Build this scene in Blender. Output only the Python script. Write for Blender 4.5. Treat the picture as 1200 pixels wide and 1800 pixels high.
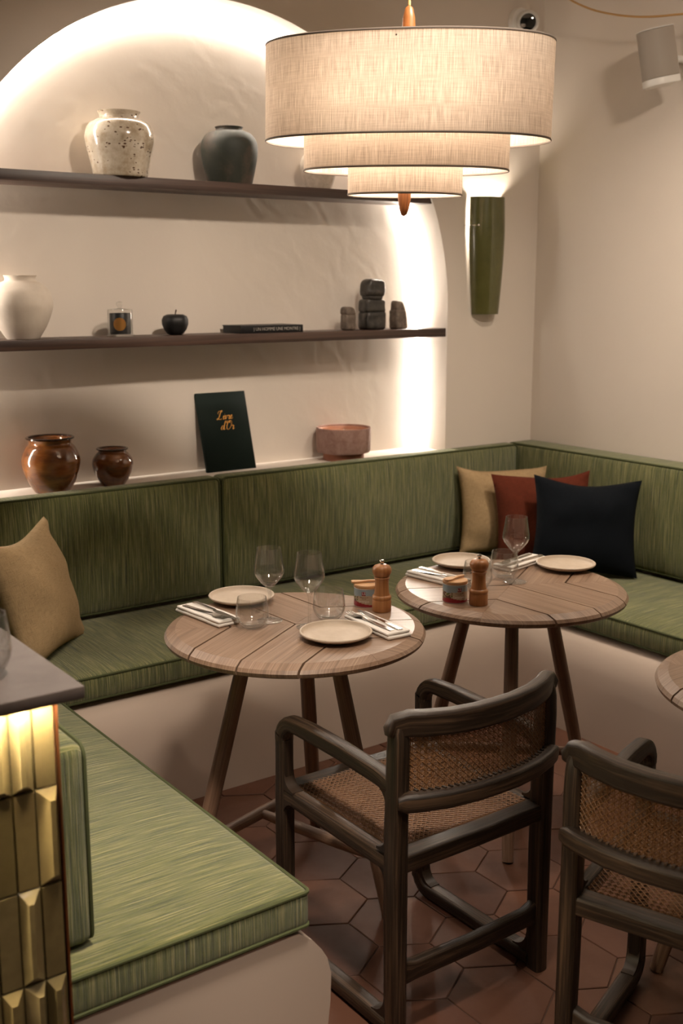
import bpy, bmesh, math, random
from mathutils import Vector, Matrix, noise

random.seed(7)
for o in list(bpy.data.objects): bpy.data.objects.remove(o)
S = bpy.context.scene
COL = S.collection
PI = math.pi

# ------------------------------------------------------------------ camera
YAW, PITCH, CZ = -0.6289, -0.1985, 1.639
cam_d = bpy.data.cameras.new('camera')
cam = bpy.data.objects.new('camera', cam_d); COL.objects.link(cam)
F = Vector((-math.sin(YAW)*math.cos(PITCH), math.cos(YAW)*math.cos(PITCH), math.sin(PITCH)))
R = Vector((math.cos(YAW), math.sin(YAW), 0)); U = R.cross(F)
cam.matrix_world = Matrix(((R.x, U.x, -F.x, 0), (R.y, U.y, -F.y, 0), (R.z, U.z, -F.z, CZ), (0, 0, 0, 1)))
cam_d.sensor_fit = 'VERTICAL'; cam_d.sensor_height = 36.0; cam_d.lens = 1965.0/1800.0*36.0
cam_d.dof.use_dof = True; cam_d.dof.focus_distance = 2.85; cam_d.dof.aperture_fstop = 4.2
cam_d.clip_start = 0.05
S.camera = cam

# ------------------------------------------------------------------ world, lamps, exposure
w = bpy.data.worlds.new('world'); S.world = w; w.use_nodes = True
w.node_tree.nodes['Background'].inputs[0].default_value = (1.0, 0.78, 0.58, 1)
w.node_tree.nodes['Background'].inputs[1].default_value = 0.02

def area_lamp(name, loc, power, size=0.12, color=(1, .84, .68), aim=None, spread=150):
    d = bpy.data.lights.new(name, 'AREA'); d.shape = 'DISK'; d.size = size; d.energy = power; d.color = color
    d.spread = math.radians(spread)
    o = bpy.data.objects.new(name, d); COL.objects.link(o); o.location = loc
    if aim:
        o.rotation_euler = (Vector(aim)-Vector(loc)).to_track_quat('-Z', 'Y').to_euler()
    return o
area_lamp('ceiling_spot_or_fill', (.86, 1.25, 2.96), 7.2, .30, aim=(.90, 2.1, .4), spread=56)
area_lamp('ceiling_spot_or_fill', (3.0, 2.0, 2.96), 12.5, .14, aim=(3.5, 2.35, .5), spread=105)
area_lamp('ceiling_spot_or_fill', (1.95, 1.75, 2.96), 5.6, .14, aim=(2.0, 3.77, 1.25), spread=66)
area_lamp('ceiling_spot_or_fill', (2.5, 1.1, 2.96), 6.5, .2, aim=(3.86, 2.5, 1.9), spread=85)  # added lamp without a known fixture, lifts the right wall
area_lamp('ceiling_spot_or_fill', (0.2, -0.9, 2.96), 1.8, .4, color=(1.0, .94, .86))  # fill light added behind the camera, no real fixture there
area_lamp('ceiling_spot_or_fill', (1.0, .1, 2.96), 1.0, .25, aim=(1.0, 1.7, .25), spread=30)  # made-up fill that brightens the near end of the bench
LED_STRENGTH, BULB_STRENGTH, SCONCE_STRENGTH, COUNTER_STRENGTH = 168.0, 112.0, 700.0, 420.0

S.view_settings.view_transform = 'Standard'; S.view_settings.look = 'None'
S.view_settings.gamma = 1.0; S.view_settings.exposure = 0.38; S.view_settings.use_curve_mapping = False
S.cycles.use_denoising = True
S.cycles.max_bounces = 10; S.cycles.diffuse_bounces = 5; S.cycles.glossy_bounces = 5
S.cycles.transmission_bounces = 10; S.cycles.transparent_max_bounces = 12
S.cycles.sample_clamp_indirect = 4.0
S.cycles.caustics_reflective = False; S.cycles.caustics_refractive = False

# ------------------------------------------------------------------ materials
class NT:
    def __init__(s, name):
        s.m = bpy.data.materials.new(name); s.m.use_nodes = True
        s.t = s.m.node_tree; s.b = s.t.nodes['Principled BSDF']; s.out = s.t.nodes['Material Output']
    def n(s, kind, **kw):
        nd = s.t.nodes.new('ShaderNode'+kind)
        for k, v in kw.items():
            if k.startswith('i_'):
                key = k[2:]; key = int(key) if key.isdigit() else key.replace('_', ' ')
                nd.inputs[key].default_value = v
            else: setattr(nd, k, v)
        return nd
    def l(s, a, b): s.t.links.new(a, b)
    def set(s, **kw):
        for k, v in kw.items(): s.b.inputs[k.replace('_', ' ')].default_value = v
    def coord(s, which='Object', scale=(1, 1, 1), rot=(0, 0, 0)):
        tc = s.n('TexCoord'); mp = s.n('Mapping'); mp.inputs['Scale'].default_value = scale
        mp.inputs['Rotation'].default_value = rot
        s.l(tc.outputs[which], mp.inputs['Vector']); return mp.outputs['Vector']
    def noise(s, vec, scale, detail=3, rough=.55, dist=0):
        nd = s.n('TexNoise'); nd.inputs['Scale'].default_value = scale; nd.inputs['Detail'].default_value = detail
        nd.inputs['Roughness'].default_value = rough; nd.inputs['Distortion'].default_value = dist
        s.l(vec, nd.inputs['Vector']); return nd.outputs['Fac']
    def ramp(s, fac, stops):
        r = s.n('ValToRGB'); el = r.color_ramp.elements
        while len(el) < len(stops): el.new(0.5)
        for e, (p, c) in zip(el, stops): e.position = p; e.color = (*c, 1)
        s.l(fac, r.inputs['Fac']); return r.outputs['Color']
    def bump(s, h, strength=.3, dist=.002):
        b = s.n('Bump'); b.inputs['Strength'].default_value = strength; b.inputs['Distance'].default_value = dist
        s.l(h, b.inputs['Height']); s.l(b.outputs['Normal'], s.b.inputs['Normal']); return b
    def color(s, c): s.l(c, s.b.inputs['Base Color'])
    def mix(s, fac, a, b, mode='MIX'):
        m = s.n('Mix', data_type='RGBA', blend_type=mode)
        if isinstance(fac, (int, float)): m.inputs[0].default_value = fac
        else: s.l(fac, m.inputs[0])
        for i, q in ((6, a), (7, b)):
            if isinstance(q, tuple): m.inputs[i].default_value = (*q, 1)
            else: s.l(q, m.inputs[i])
        return m.outputs[2]
    def math(s, op, a, b=0.0):
        m = s.n('Math', operation=op)
        for i, q in enumerate((a, b)):
            if isinstance(q, (int, float)): m.inputs[i].default_value = q
            else: s.l(q, m.inputs[i])
        return m.outputs[0]

def plain(name, col, rough=.5, metal=0.0, **kw):
    t = NT(name); t.set(Base_Color=(*col, 1), Roughness=rough, Metallic=metal, **kw); return t.m
def emit(name, col, strength):
    t = NT(name); t.set(Base_Color=(0, 0, 0, 1), Emission_Color=(*col, 1), Emission_Strength=strength); return t.m

def mat_plaster(name, col, relief=.35):
    t = NT(name); v = t.coord('Object')
    n1 = t.noise(v, 1.3, 4, .6); n2 = t.noise(v, 14, 5, .65, 1.2)
    wv = t.n('TexWave', wave_type='RINGS', rings_direction='SPHERICAL'); wv.inputs['Scale'].default_value = 5
    wv.inputs['Distortion'].default_value = 9; wv.inputs['Detail'].default_value = 4; wv.inputs['Detail Scale'].default_value = 1.6
    t.l(v, wv.inputs['Vector'])
    c = t.mix(n1, tuple(x*.94 for x in col), tuple(min(1, x*1.05) for x in col))
    t.color(c); t.set(Roughness=.75)
    h = t.math('ADD', t.math('MULTIPLY', n2, .8), t.math('MULTIPLY', wv.outputs['Fac'], .45))
    t.bump(h, relief, .0022); return t.m

def mat_fabric():
    t = NT('green_striped_fabric'); v = t.coord('UV', (1, 1, 1))
    mp = t.n('Mapping'); mp.inputs['Scale'].default_value = (520, 7, 1); t.l(v, mp.inputs['Vector'])
    a = t.noise(mp.outputs[0], 1, 3, .6)
    mp2 = t.n('Mapping'); mp2.inputs['Scale'].default_value = (215, 5, 1); mp2.inputs['Location'].default_value = (3, 9, 4)
    t.l(v, mp2.inputs['Vector']); b = t.noise(mp2.outputs[0], 1, 3, .6)
    mp3 = t.n('Mapping'); mp3.inputs['Scale'].default_value = (900, 900, 1); t.l(v, mp3.inputs['Vector'])
    c = t.noise(mp3.outputs[0], 1, 1, .5)
    s = t.math('ADD', t.math('MULTIPLY', a, .58), t.math('MULTIPLY', b, .42))
    col = t.ramp(s, [(.385, (.015, .021, .005)), (.445, (.058, .073, .015)), (.495, (.110, .124, .028)), (.54, (.156, .158, .046)), (.595, (.32, .29, .12))])
    col = t.mix(t.math('MULTIPLY', c, .35), col, (.10, .12, .03))
    t.color(col); t.set(Roughness=.9, Sheen_Weight=.25, Sheen_Roughness=.5)
    h = t.math('ADD', s, t.math('MULTIPLY', c, .25))
    t.bump(h, 1.0, .006); return t.m

def mat_linen(name, col, scale=700):
    t = NT(name); v = t.coord('UV')
    out = []
    for sc in ((scale, scale*.06, 1), (scale*.06, scale, 1)):
        mp = t.n('Mapping'); mp.inputs['Scale'].default_value = sc; t.l(v, mp.inputs['Vector']); out.append(t.noise(mp.outputs[0], 1, 2))
    s = t.math('MULTIPLY', t.math('ADD', out[0], out[1]), .5)
    t.color(t.ramp(s, [(.3, tuple(c*.62 for c in col)), (.5, col), (.7, tuple(min(1, c*1.3) for c in col))]))
    t.set(Roughness=.95, Specular_IOR_Level=.12); t.bump(s, .5, .001); return t.m

def mat_wood(name, dark, mid, light, rough=.5, bump=.3, sc=1.0, along=3.0):
    t = NT(name); v = t.coord('UV')
    oi = t.n('ObjectInfo'); cmb = t.n('CombineXYZ'); t.l(t.math('MULTIPLY', oi.outputs['Random'], 37.0), cmb.inputs[0]); t.l(t.math('MULTIPLY', oi.outputs['Random'], 11.0), cmb.inputs[1])
    ad = t.n('VectorMath', operation='ADD'); t.l(v, ad.inputs[0]); t.l(cmb.outputs[0], ad.inputs[1])
    mp = t.n('Mapping'); mp.inputs['Scale'].default_value = (150*sc, along, 1); t.l(ad.outputs[0], mp.inputs['Vector'])
    a = t.noise(mp.outputs[0], 1, 4, .65, .6)
    mp2 = t.n('Mapping'); mp2.inputs['Scale'].default_value = (26*sc, along*.45, 1); t.l(ad.outputs[0], mp2.inputs['Vector'])
    b = t.noise(mp2.outputs[0], 1, 3, .6, .35)
    s = t.math('ADD', t.math('MULTIPLY', a, .6), t.math('MULTIPLY', b, .4))
    t.color(t.ramp(s, [(.36, dark), (.5, mid), (.62, light)])); t.set(Roughness=rough)
    t.bump(a, bump, .0012); return t.m

def mat_glaze(name, stops, scale=9, rough=.12, coat=.6, bump=.05, zband=0):
    t = NT(name); v = t.coord('Object', (1, 1, 1 if not zband else zband))
    n = t.noise(v, scale, 5, .65, .4); t.color(t.ramp(n, stops)); t.set(Roughness=rough, Coat_Weight=coat, Coat_Roughness=.06)
    n2 = t.noise(v, scale*4, 3); t.bump(n2, bump, .002); return t.m

def mat_speckle():
    t = NT('speckled_cream_glaze'); v = t.coord('Object')
    base = t.ramp(t.noise(v, 16, 5, .7), [(.35, (.31, .245, .17)), (.5, (.46, .395, .31)), (.65, (.55, .49, .41))])
    mp = t.n('Mapping'); mp.inputs['Scale'].default_value = (1, 1, 1.9); t.l(v, mp.inputs['Vector'])
    vo = t.n('TexVoronoi', feature='F1'); vo.inputs['Scale'].default_value = 62; t.l(mp.outputs[0], vo.inputs['Vector'])
    gate = t.math('GREATER_THAN', t.noise(v, 31, 2), .56)
    sp = t.math('MULTIPLY', t.math('LESS_THAN', vo.outputs['Distance'], .33), gate)
    t.color(t.mix(sp, base, (.09, .05, .03))); t.set(Roughness=.16, Coat_Weight=.5, Coat_Roughness=.08)
    h = t.math('SUBTRACT', t.noise(v, 28, 3), t.math('MULTIPLY', sp, .8)); t.bump(h, .25, .004); return t.m

def mat_tile(name, cols, rough=.45, scale=9, coat=0.0, bump=.15):
    t = NT(name); v = t.coord('Object'); oi = t.n('ObjectInfo')
    tint = t.ramp(oi.outputs['Random'], [(i/(len(cols)-1), c) for i, c in enumerate(cols)])
    ad = t.n('VectorMath', operation='ADD'); t.l(v, ad.inputs[0]); cmb = t.n('CombineXYZ'); t.l(t.math('MULTIPLY', oi.outputs['Random'], 40), cmb.inputs[0]); t.l(cmb.outputs[0], ad.inputs[1])
    n = t.noise(ad.outputs[0], scale, 5, .65)
    c = t.mix(t.math('MULTIPLY', n, .75), tint, tuple(x*.45 for x in cols[0])); t.color(c)
    rr = t.n('MapRange'); rr.inputs['To Min'].default_value = rough*.7; rr.inputs['To Max'].default_value = rough*1.4
    t.l(n, rr.inputs['Value']); t.l(rr.outputs[0], t.b.inputs['Roughness']); t.set(Specular_IOR_Level=.5 if coat else .22, Coat_Weight=coat, Coat_Roughness=.05)
    t.bump(t.noise(ad.outputs[0], scale*2.2, 4), bump, .003); return t.m

def mat_shade():
    t = NT('linen_shade'); v = t.coord('UV'); o = []
    for sc in ((520, 16, 1), (14, 380, 1)):
        mp = t.n('Mapping'); mp.inputs['Scale'].default_value = sc; t.l(v, mp.inputs['Vector']); o.append(t.noise(mp.outputs[0], 1, 3, .6))
    s = t.math('ADD', t.math('MULTIPLY', o[0], .74), t.math('MULTIPLY', o[1], .26))
    c = t.ramp(s, [(.34, (.44, .37, .31)), (.5, (.66, .585, .515)), (.64, (.82, .75, .68))])
    d = t.n('BsdfDiffuse'); tr = t.n('BsdfTranslucent'); mx = t.n('MixShader'); mx.inputs[0].default_value = .20
    t.l(c, d.inputs['Color']); t.l(t.mix(1.0, c, (1.0, .90, .80), 'MULTIPLY'), tr.inputs['Color'])
    t.l(d.outputs[0], mx.inputs[1]); t.l(tr.outputs[0], mx.inputs[2])
    b = t.n('Bump'); b.inputs['Strength'].default_value = .5; b.inputs['Distance'].default_value = .001; t.l(s, b.inputs['Height'])
    t.l(b.outputs[0], d.inputs['Normal']); t.l(mx.outputs[0], t.out.inputs['Surface']); return t.m

def mat_glass(name='clear_glass', base=.10):
    t = NT(name); tr = t.n('BsdfTransparent'); gl = t.n('BsdfGlossy'); mx = t.n('MixShader')
    gl.inputs['Roughness'].default_value = .015; lw = t.n('LayerWeight'); lw.inputs['Blend'].default_value = .5
    # thin wall: Schlick reflectance, and a longer way through the glass at the silhouette
    p = t.math('POWER', lw.outputs['Facing'], 4.0); t.l(t.math('ADD', t.math('MULTIPLY', p, .85), base), mx.inputs[0])
    e = t.math('POWER', lw.outputs['Facing'], 5.0); t.l(t.mix(e, (.975, .975, .97), (.62, .64, .63)), tr.inputs['Color'])
    df = t.n('BsdfDiffuse'); df.inputs['Color'].default_value = (.85, .85, .83, 1); m2 = t.n('MixShader'); m2.inputs[0].default_value = .10
    t.l(gl.outputs[0], m2.inputs[1]); t.l(df.outputs[0], m2.inputs[2])     # diffuse white brightens the edges, standing in for refracted light
    t.l(tr.outputs[0], mx.inputs[1]); t.l(m2.outputs[0], mx.inputs[2]); t.l(mx.outputs[0], t.out.inputs['Surface']); return t.m

M = {}
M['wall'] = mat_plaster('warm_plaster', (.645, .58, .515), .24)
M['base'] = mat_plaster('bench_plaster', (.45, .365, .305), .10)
M['ceiling'] = plain('ceiling_paint', (.62, .54, .46), .9)
M['grout'] = plain('floor_grout', (.065, .038, .028), .95)
M['terracotta'] = mat_tile('terracotta_floor_tile', [(.125, .050, .028), (.175, .075, .042), (.138, .064, .042), (.098, .040, .024), (.155, .079, .051)], .50, 7)
M['fabric'] = mat_fabric()
M['piping'] = plain('dark_green_piping', (.050, .060, .018), .85)
M['beige'] = mat_linen('beige_linen', (.36, .255, .140))
M['rust'] = mat_linen('rust_linen', (.100, .023, .012))
M['navy'] = mat_linen('navy_linen', (.0035, .005, .0075))
M['teak'] = mat_wood('weathered_teak', (.160, .098, .063), (.250, .160, .107), (.335, .228, .158), .36, .5, 2.0)
M['teak_leg'] = mat_wood('teak_leg', (.12, .068, .044), (.20, .118, .076), (.28, .175, .118), .5, .25)
M['darkwood'] = mat_wood('dark_oak', (.006, .0038, .0024), (.026, .0155, .0092), (.088, .053, .031), .42, .9, 2.0, 3.5)
M['cane'] = plain('woven_cane', (.18, .084, .032), .42)
M['walnut'] = mat_wood('walnut_shelf', (.022, .012, .009), (.045, .025, .019), (.085, .048, .035), .45, .2, .5, 1.2)
M['speckle'] = mat_speckle()
M['darkgreen'] = mat_glaze('dark_green_stoneware', [(.35, (.007, .012, .007)), (.5, (.017, .020, .013)), (.62, (.05, .036, .026))], 9, .62, 0, .15)
M['rough_pot'] = mat_glaze('rough_clay', [(.3, (.40, .33, .26)), (.7, (.58, .50, .42))], 40, .85, 0, .6)
M['white_clay'] = mat_glaze('white_bisque', [(.3, (.56, .485, .41)), (.7, (.65, .58, .50))], 12, .8, 0, .25)
M['brown_glaze'] = mat_glaze('brown_glaze', [(.3, (.075, .022, .007)), (.5, (.165, .056, .015)), (.68, (.29, .11, .028))], 5, .10, .8, .08, 4)
M['brown_rim'] = plain('dark_brown_rim', (.03, .012, .007), .12, 0, Coat_Weight=.7)
M['terra_pot'] = mat_glaze('terracotta_pot', [(.3, (.24, .085, .045)), (.7, (.33, .13, .075))], 10, .75, 0, .1)
M['terra_pale'] = mat_glaze('chalky_terracotta', [(.3, (.20, .105, .08)), (.5, (.27, .16, .13)), (.7, (.33, .21, .175))], 26, .85, 0, .1)
M['wax'] = plain('candle_wax', (.42, .19, .11), .5, 0, Subsurface_Weight=.1)
M['black'] = plain('black_ceramic', (.007, .007, .0075), .5, 0, Specular_IOR_Level=.35)
M['stem'] = plain('brown_stem', (.05, .025, .012), .6)
M['bookblack'] = plain('black_cover', (.007, .007, .008), .45, 0, Specular_IOR_Level=.3)
M['paper'] = plain('paper_edge', (.42, .36, .28), .8)
M['bookgreen'] = plain('dark_green_cover', (.004, .0085, .0065), .6, 0, Specular_IOR_Level=.08)
M['gold'] = plain('gold_foil', (.85, .42, .10), .28, .9)
M['silverprint'] = plain('grey_print', (.34, .32, .29), .5)
M['stone'] = mat_glaze('carved_dark_stone', [(.3, (.009, .008, .007)), (.5, (.024, .021, .018)), (.66, (.058, .048, .040))], 22, .42, .1, .5)
M['stone2'] = mat_glaze('carved_brown_stone', [(.3, (.075, .055, .042)), (.5, (.13, .10, .08)), (.66, (.21, .165, .13))], 30, .7, 0, .5)
M['sconce'] = mat_glaze('olive_green_glaze', [(.3, (.066, .066, .014)), (.5, (.088, .086, .022)), (.7, (.108, .104, .032))], 7, .30, .35, .05)
M['white_plastic'] = plain('white_plastic', (.74, .72, .69), .4)
M['grille'] = plain('speaker_grille', (.33, .29, .25), .6)
M['lens'] = plain('black_lens', (.004, .006, .006), .06, 0, Coat_Weight=1.0)
M['cord'] = mat_linen('cord_textile', (.50, .30, .13), 1500)
M['lampwood'] = mat_wood('orange_lamp_wood', (.15, .048, .012), (.24, .085, .022), (.32, .125, .038), .45, .2)
M['shade'] = mat_shade()
M['rim'] = plain('shade_binding', (.28, .235, .205), .8)
M['steel'] = plain('polished_steel', (.72, .69, .65), .18, 1.0)
M['glass'] = mat_glass(); M['dome_glass'] = mat_glass('dome_glass', .035)
M['stoneware'] = mat_glaze('matt_cream_stoneware', [(.3, (.47, .38, .29)), (.7, (.54, .45, .36))], 25, .5, 0, .06)
M['napkin'] = plain('white_napkin_cloth', (.76, .72, .67), .9)
M['mill'] = mat_wood('beech_mill', (.28, .108, .034), (.37, .155, .052), (.45, .205, .075), .38, .08, .5)
M['cork'] = mat_wood('cork_lid', (.42, .22, .09), (.52, .29, .13), (.60, .37, .19), .6, .1)
M['tin_blue'] = plain('label_blue_grey', (.28, .36, .40), .4)
M['tin_cream'] = plain('label_cream', (.46, .36, .25), .4)
M['tin_red'] = plain('label_crimson', (.26, .012, .022), .35)
M['tin_green'] = plain('label_olive', (.12, .13, .03), .4)
M['tin_brown'] = plain('label_brown', (.10, .055, .03), .4)
M['tin_logo'] = plain('label_logo_red', (.22, .010, .030), .4)
M['tin_print'] = plain('label_print', (.18, .07, .04), .5)
M['white_print'] = plain('white_print', (.72, .66, .6), .5)
M['tin_metal'] = plain('tin_side', (.60, .55, .50), .35)
M['zellige'] = mat_tile('olive_zellige', [(.150, .112, .046), (.205, .155, .07), (.125, .096, .040), (.23, .18, .09), (.165, .13, .058)], .14, 22, .6, .22)
M['bar_grout'] = plain('bar_grout', (.045, .03, .018), .9)
M['counter'] = mat_glaze('grey_brown_stone', [(.3, (.062, .045, .038)), (.5, (.088, .068, .060)), (.7, (.112, .09, .082))], 11, .5, 0, .03)
M['copper'] = plain('copper_trim', (.36, .13, .05), .35, .9)
M['leather_dark'] = plain('dark_gap', (.02, .014, .01), .9)
M['led'] = emit('led_glow', (1.0, .89, .76), LED_STRENGTH)
M['bulb'] = emit('bulb_glow', (1.0, .84, .67), BULB_STRENGTH)
M['sconce_bulb'] = emit('sconce_glow', (1.0, .85, .70), SCONCE_STRENGTH)
M['counter_led'] = emit('counter_led_glow', (1.0, .82, .54), COUNTER_STRENGTH)

# ------------------------------------------------------------------ helpers
def obj(name, bm, mat, parent=None, smooth=True, loc=None, rot=None, kind=None, label=None, cat=None, group=None, angle=40):
    me = bpy.data.meshes.new(name)
    if isinstance(bm, bmesh.types.BMesh):
        bmesh.ops.recalc_face_normals(bm, faces=bm.faces) if not getattr(bm, '_keep', False) else None
        bm.to_mesh(me); bm.free()
    else: me = bm
    for m in (mat if isinstance(mat, (list, tuple)) else [mat]):
        me.materials.append(m)
    if smooth:
        me.polygons.foreach_set('use_smooth', [True]*len(me.polygons))
        me.set_sharp_from_angle(angle=math.radians(angle))
    o = bpy.data.objects.new(name, me); COL.objects.link(o)
    if parent: o.parent = parent
    if loc: o.location = loc
    if rot: o.rotation_euler = rot
    tag(o, label, cat, group, kind); return o
def tag(o, label=None, cat=None, group=None, kind=None):
    if label: o['label'] = label
    if cat: o['category'] = cat
    if group: o['group'] = group
    if kind: o['kind'] = kind
    return o
def thing(name, label, cat, loc=(0, 0, 0), rz=0.0, group=None, rot=None):
    o = bpy.data.objects.new(name, None); COL.objects.link(o); o.empty_display_size = .05
    o.location = loc; o.rotation_euler = rot if rot else (0, 0, rz)
    return tag(o, label, cat, group)
def dup(root, loc, rz=0.0, label=None, group=None, rot=None):
    r = root.copy(); COL.objects.link(r); r.location = loc; r.rotation_euler = rot if rot else (0, 0, rz)
    if label: r['label'] = label
    if group: r['group'] = group
    for ch in list(root.children):
        c = ch.copy(); COL.objects.link(c); c.parent = r
        for g in list(ch.children):
            d = g.copy(); COL.objects.link(d); d.parent = c
    return r
def uvl(bm): return bm.loops.layers.uv.verify()
def uv_axis(bm, axis, faces=None, kz=1.37):
    """v runs along the grain axis (metres), u across it"""
    L = uvl(bm); a1, a2 = [i for i in range(3) if i != axis]
    for f in (faces or bm.faces):
        for lp in f.loops:
            c = lp.vert.co; lp[L].uv = (c[a1]+c[a2]*kz, c[axis])
def uv_fabric(bm):
    L = uvl(bm)
    bm.normal_update()
    for f in bm.faces:
        side = abs(f.normal.x) > .75
        for lp in f.loops:
            c = lp.vert.co; lp[L].uv = (c.y+.37, c.z) if side else (c.x, c.y+c.z)
def box(bm, lo, hi):
    vs = [bm.verts.new((x, y, z)) for x in (lo[0], hi[0]) for y in (lo[1], hi[1]) for z in (lo[2], hi[2])]
    for f in ((0, 1, 3, 2), (4, 6, 7, 5), (0, 4, 5, 1), (2, 3, 7, 6), (0, 2, 6, 4), (1, 5, 7, 3)):
        bm.faces.new([vs[i] for i in f])
    return vs
def bbox(bm, lo, hi, r=.003, seg=2):
    b2 = bmesh.new(); box(b2, lo, hi)
    bmesh.ops.bevel(b2, geom=list(b2.edges), offset=r, segments=seg, affect='EDGES', profile=.5)
    join(bm, b2)
def join(bm, b2, mat=None):
    me = bpy.data.meshes.new('tmp'); b2.to_mesh(me); b2.free()
    if mat is not None: me.transform(mat)
    bm.from_mesh(me); bpy.data.meshes.remove(me)
def grid_axis(h, r, n):
    inner = [-(h-r)+2*(h-r)*i/n for i in range(n+1)]
    return [-h, -h+r*.12, -h+r*.45]+inner+[h-r*.45, h-r*.12, h]
def rbox(hx, hy, hz, r, nx=2, ny=2, nz=1, fn=None):
    """closed rounded box centred on the origin; fn(co) -> co reshapes the vertices"""
    X, Y, Z = grid_axis(hx, r, nx), grid_axis(hy, r, ny), grid_axis(hz, r, nz)
    bm = bmesh.new(); vm = {}
    H = (hx, hy, hz)
    def V(i, j, k):
        if (i, j, k) in vm: return vm[i, j, k]
        p = Vector((X[i], Y[j], Z[k])); q = Vector([max(-(H[a]-r), min(H[a]-r, p[a])) for a in range(3)])
        d = p-q
        if d.length > 1e-9: p = q+d.normalized()*r
        if fn: p = fn(p)
        vm[i, j, k] = bm.verts.new(p); return vm[i, j, k]
    a, b, c = len(X)-1, len(Y)-1, len(Z)-1
    for i in range(a):
        for j in range(b):
            bm.faces.new((V(i, j, 0), V(i, j+1, 0), V(i+1, j+1, 0), V(i+1, j, 0)))
            bm.faces.new((V(i, j, c), V(i+1, j, c), V(i+1, j+1, c), V(i, j+1, c)))
    for i in range(a):
        for k in range(c):
            bm.faces.new((V(i, 0, k), V(i+1, 0, k), V(i+1, 0, k+1), V(i, 0, k+1)))
            bm.faces.new((V(i, b, k), V(i, b, k+1), V(i+1, b, k+1), V(i+1, b, k)))
    for j in range(b):
        for k in range(c):
            bm.faces.new((V(0, j, k), V(0, j, k+1), V(0, j+1, k+1), V(0, j+1, k)))
            bm.faces.new((V(a, j, k), V(a, j+1, k), V(a, j+1, k+1), V(a, j, k+1)))
    return bm
def lathe(prof, n=40, bm=None, center=(0, 0, 0), sx=1.0, sy=1.0):
    """revolve (r, z) points; r == 0 ends close the surface"""
    bm = bm or bmesh.new(); rings = []; L = uvl(bm)
    for r, z in prof:
        if r < 1e-6: rings.append([bm.verts.new((center[0], center[1], z+center[2]))])
        else: rings.append([bm.verts.new((center[0]+r*sx*math.cos(2*PI*i/n), center[1]+r*sy*math.sin(2*PI*i/n), z+center[2])) for i in range(n)])
    run = 0
    for k in range(len(rings)-1):
        A, B = rings[k], rings[k+1]; ds = math.hypot(prof[k+1][0]-prof[k][0], prof[k+1][1]-prof[k][1])
        for i in range(n):
            j = (i+1) % n
            if len(A) == 1 and len(B) == 1: continue
            if len(A) == 1: q = (A[0], B[i], B[j])
            elif len(B) == 1: q = (A[i], A[j], B[0])
            else: q = (A[i], A[j], B[j], B[i])
            f = bm.faces.new(q)
            for lp in f.loops:
                up = lp.vert in B
                lp[L].uv = (i*2*PI/n*.06+(0 if lp.vert in (A[i] if len(A) > 1 else A[0], B[i] if len(B) > 1 else B[0]) else 2*PI/n*.06), run+(ds if up else 0))
        run += ds
    return bm
def spline(pts, n=8):
    """Catmull-Rom through 2D/3D points"""
    P = [Vector(p) for p in pts]; out = []
    for i in range(len(P)-1):
        a = P[i-1] if i else P[i]*2-P[i+1]; b, c = P[i], P[i+1]; d = P[i+2] if i+2 < len(P) else P[i+1]*2-P[i]
        for k in range(n):
            t = k/n
            out.append(.5*((2*b)+(c-a)*t+(2*a-5*b+4*c-d)*t*t+(3*b-a-3*c+d)*t**3))
    out.append(P[-1]); return out
def tube(bm, pts, rad, n=8, closed=False, caps=True, up=(0, 0, 1), sq=2.0, v0=0.0, sq_r=.55):
    """swept tube; rad is a number, (rx, ry) or a list of those; sq > 2 squares the section"""
    P = [Vector(p) for p in pts]; m = len(P); L = uvl(bm); rings = []; run = [v0]
    for i in range(1, m): run.append(run[-1]+(P[i]-P[i-1]).length)
    for i in range(m):
        if closed: t = P[(i+1) % m]-P[i-1]
        else: t = P[min(i+1, m-1)]-P[max(i-1, 0)]
        t.normalize(); upv = Vector(up)
        if abs(t.dot(upv)) > .97: upv = Vector((0, 1, 0)) if abs(t.y) < .9 else Vector((1, 0, 0))
        s = t.cross(upv).normalized(); q = s.cross(t).normalized()
        r = rad[i] if isinstance(rad, list) else rad
        rx, ry = (r, r) if isinstance(r, (int, float)) else r
        ring = []
        for k in range(n):
            a = 2*PI*(k+.5)/n
            if sq == 2.0: X, Y = rx*math.cos(a), ry*math.sin(a)
            else:                                   # rounded rectangle, n must be a multiple of 4
                m4 = n//4; cr = min(rx, ry)*sq_r; ci, kk = divmod(k, m4)
                t_ = PI/2*ci+PI/2*kk/(m4-1)
                X = (rx-cr)*(1, -1, -1, 1)[ci]+cr*math.cos(t_); Y = (ry-cr)*(1, 1, -1, -1)[ci]+cr*math.sin(t_)
            ring.append(bm.verts.new(P[i]+s*X+q*Y))
        rings.append((ring, rx))
    for i in range(m if closed else m-1):
        (A, ra), (B, rb) = rings[i], rings[(i+1) % m]
        for k in range(n):
            j = (k+1) % n
            f = bm.faces.new((A[k], A[j], B[j], B[k])); us = (k, k+1, k+1, k); vs = (run[i],)*2+((run[i+1] if i+1 < m else run[i]+.01),)*2
            for lp, uu, vv in zip(f.loops, us, vs): lp[L].uv = (uu/n*2*PI*.02, vv)
    if caps and not closed:
        bm.faces.new(list(reversed(rings[0][0]))); bm.faces.new(rings[-1][0])
    return bm
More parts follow.
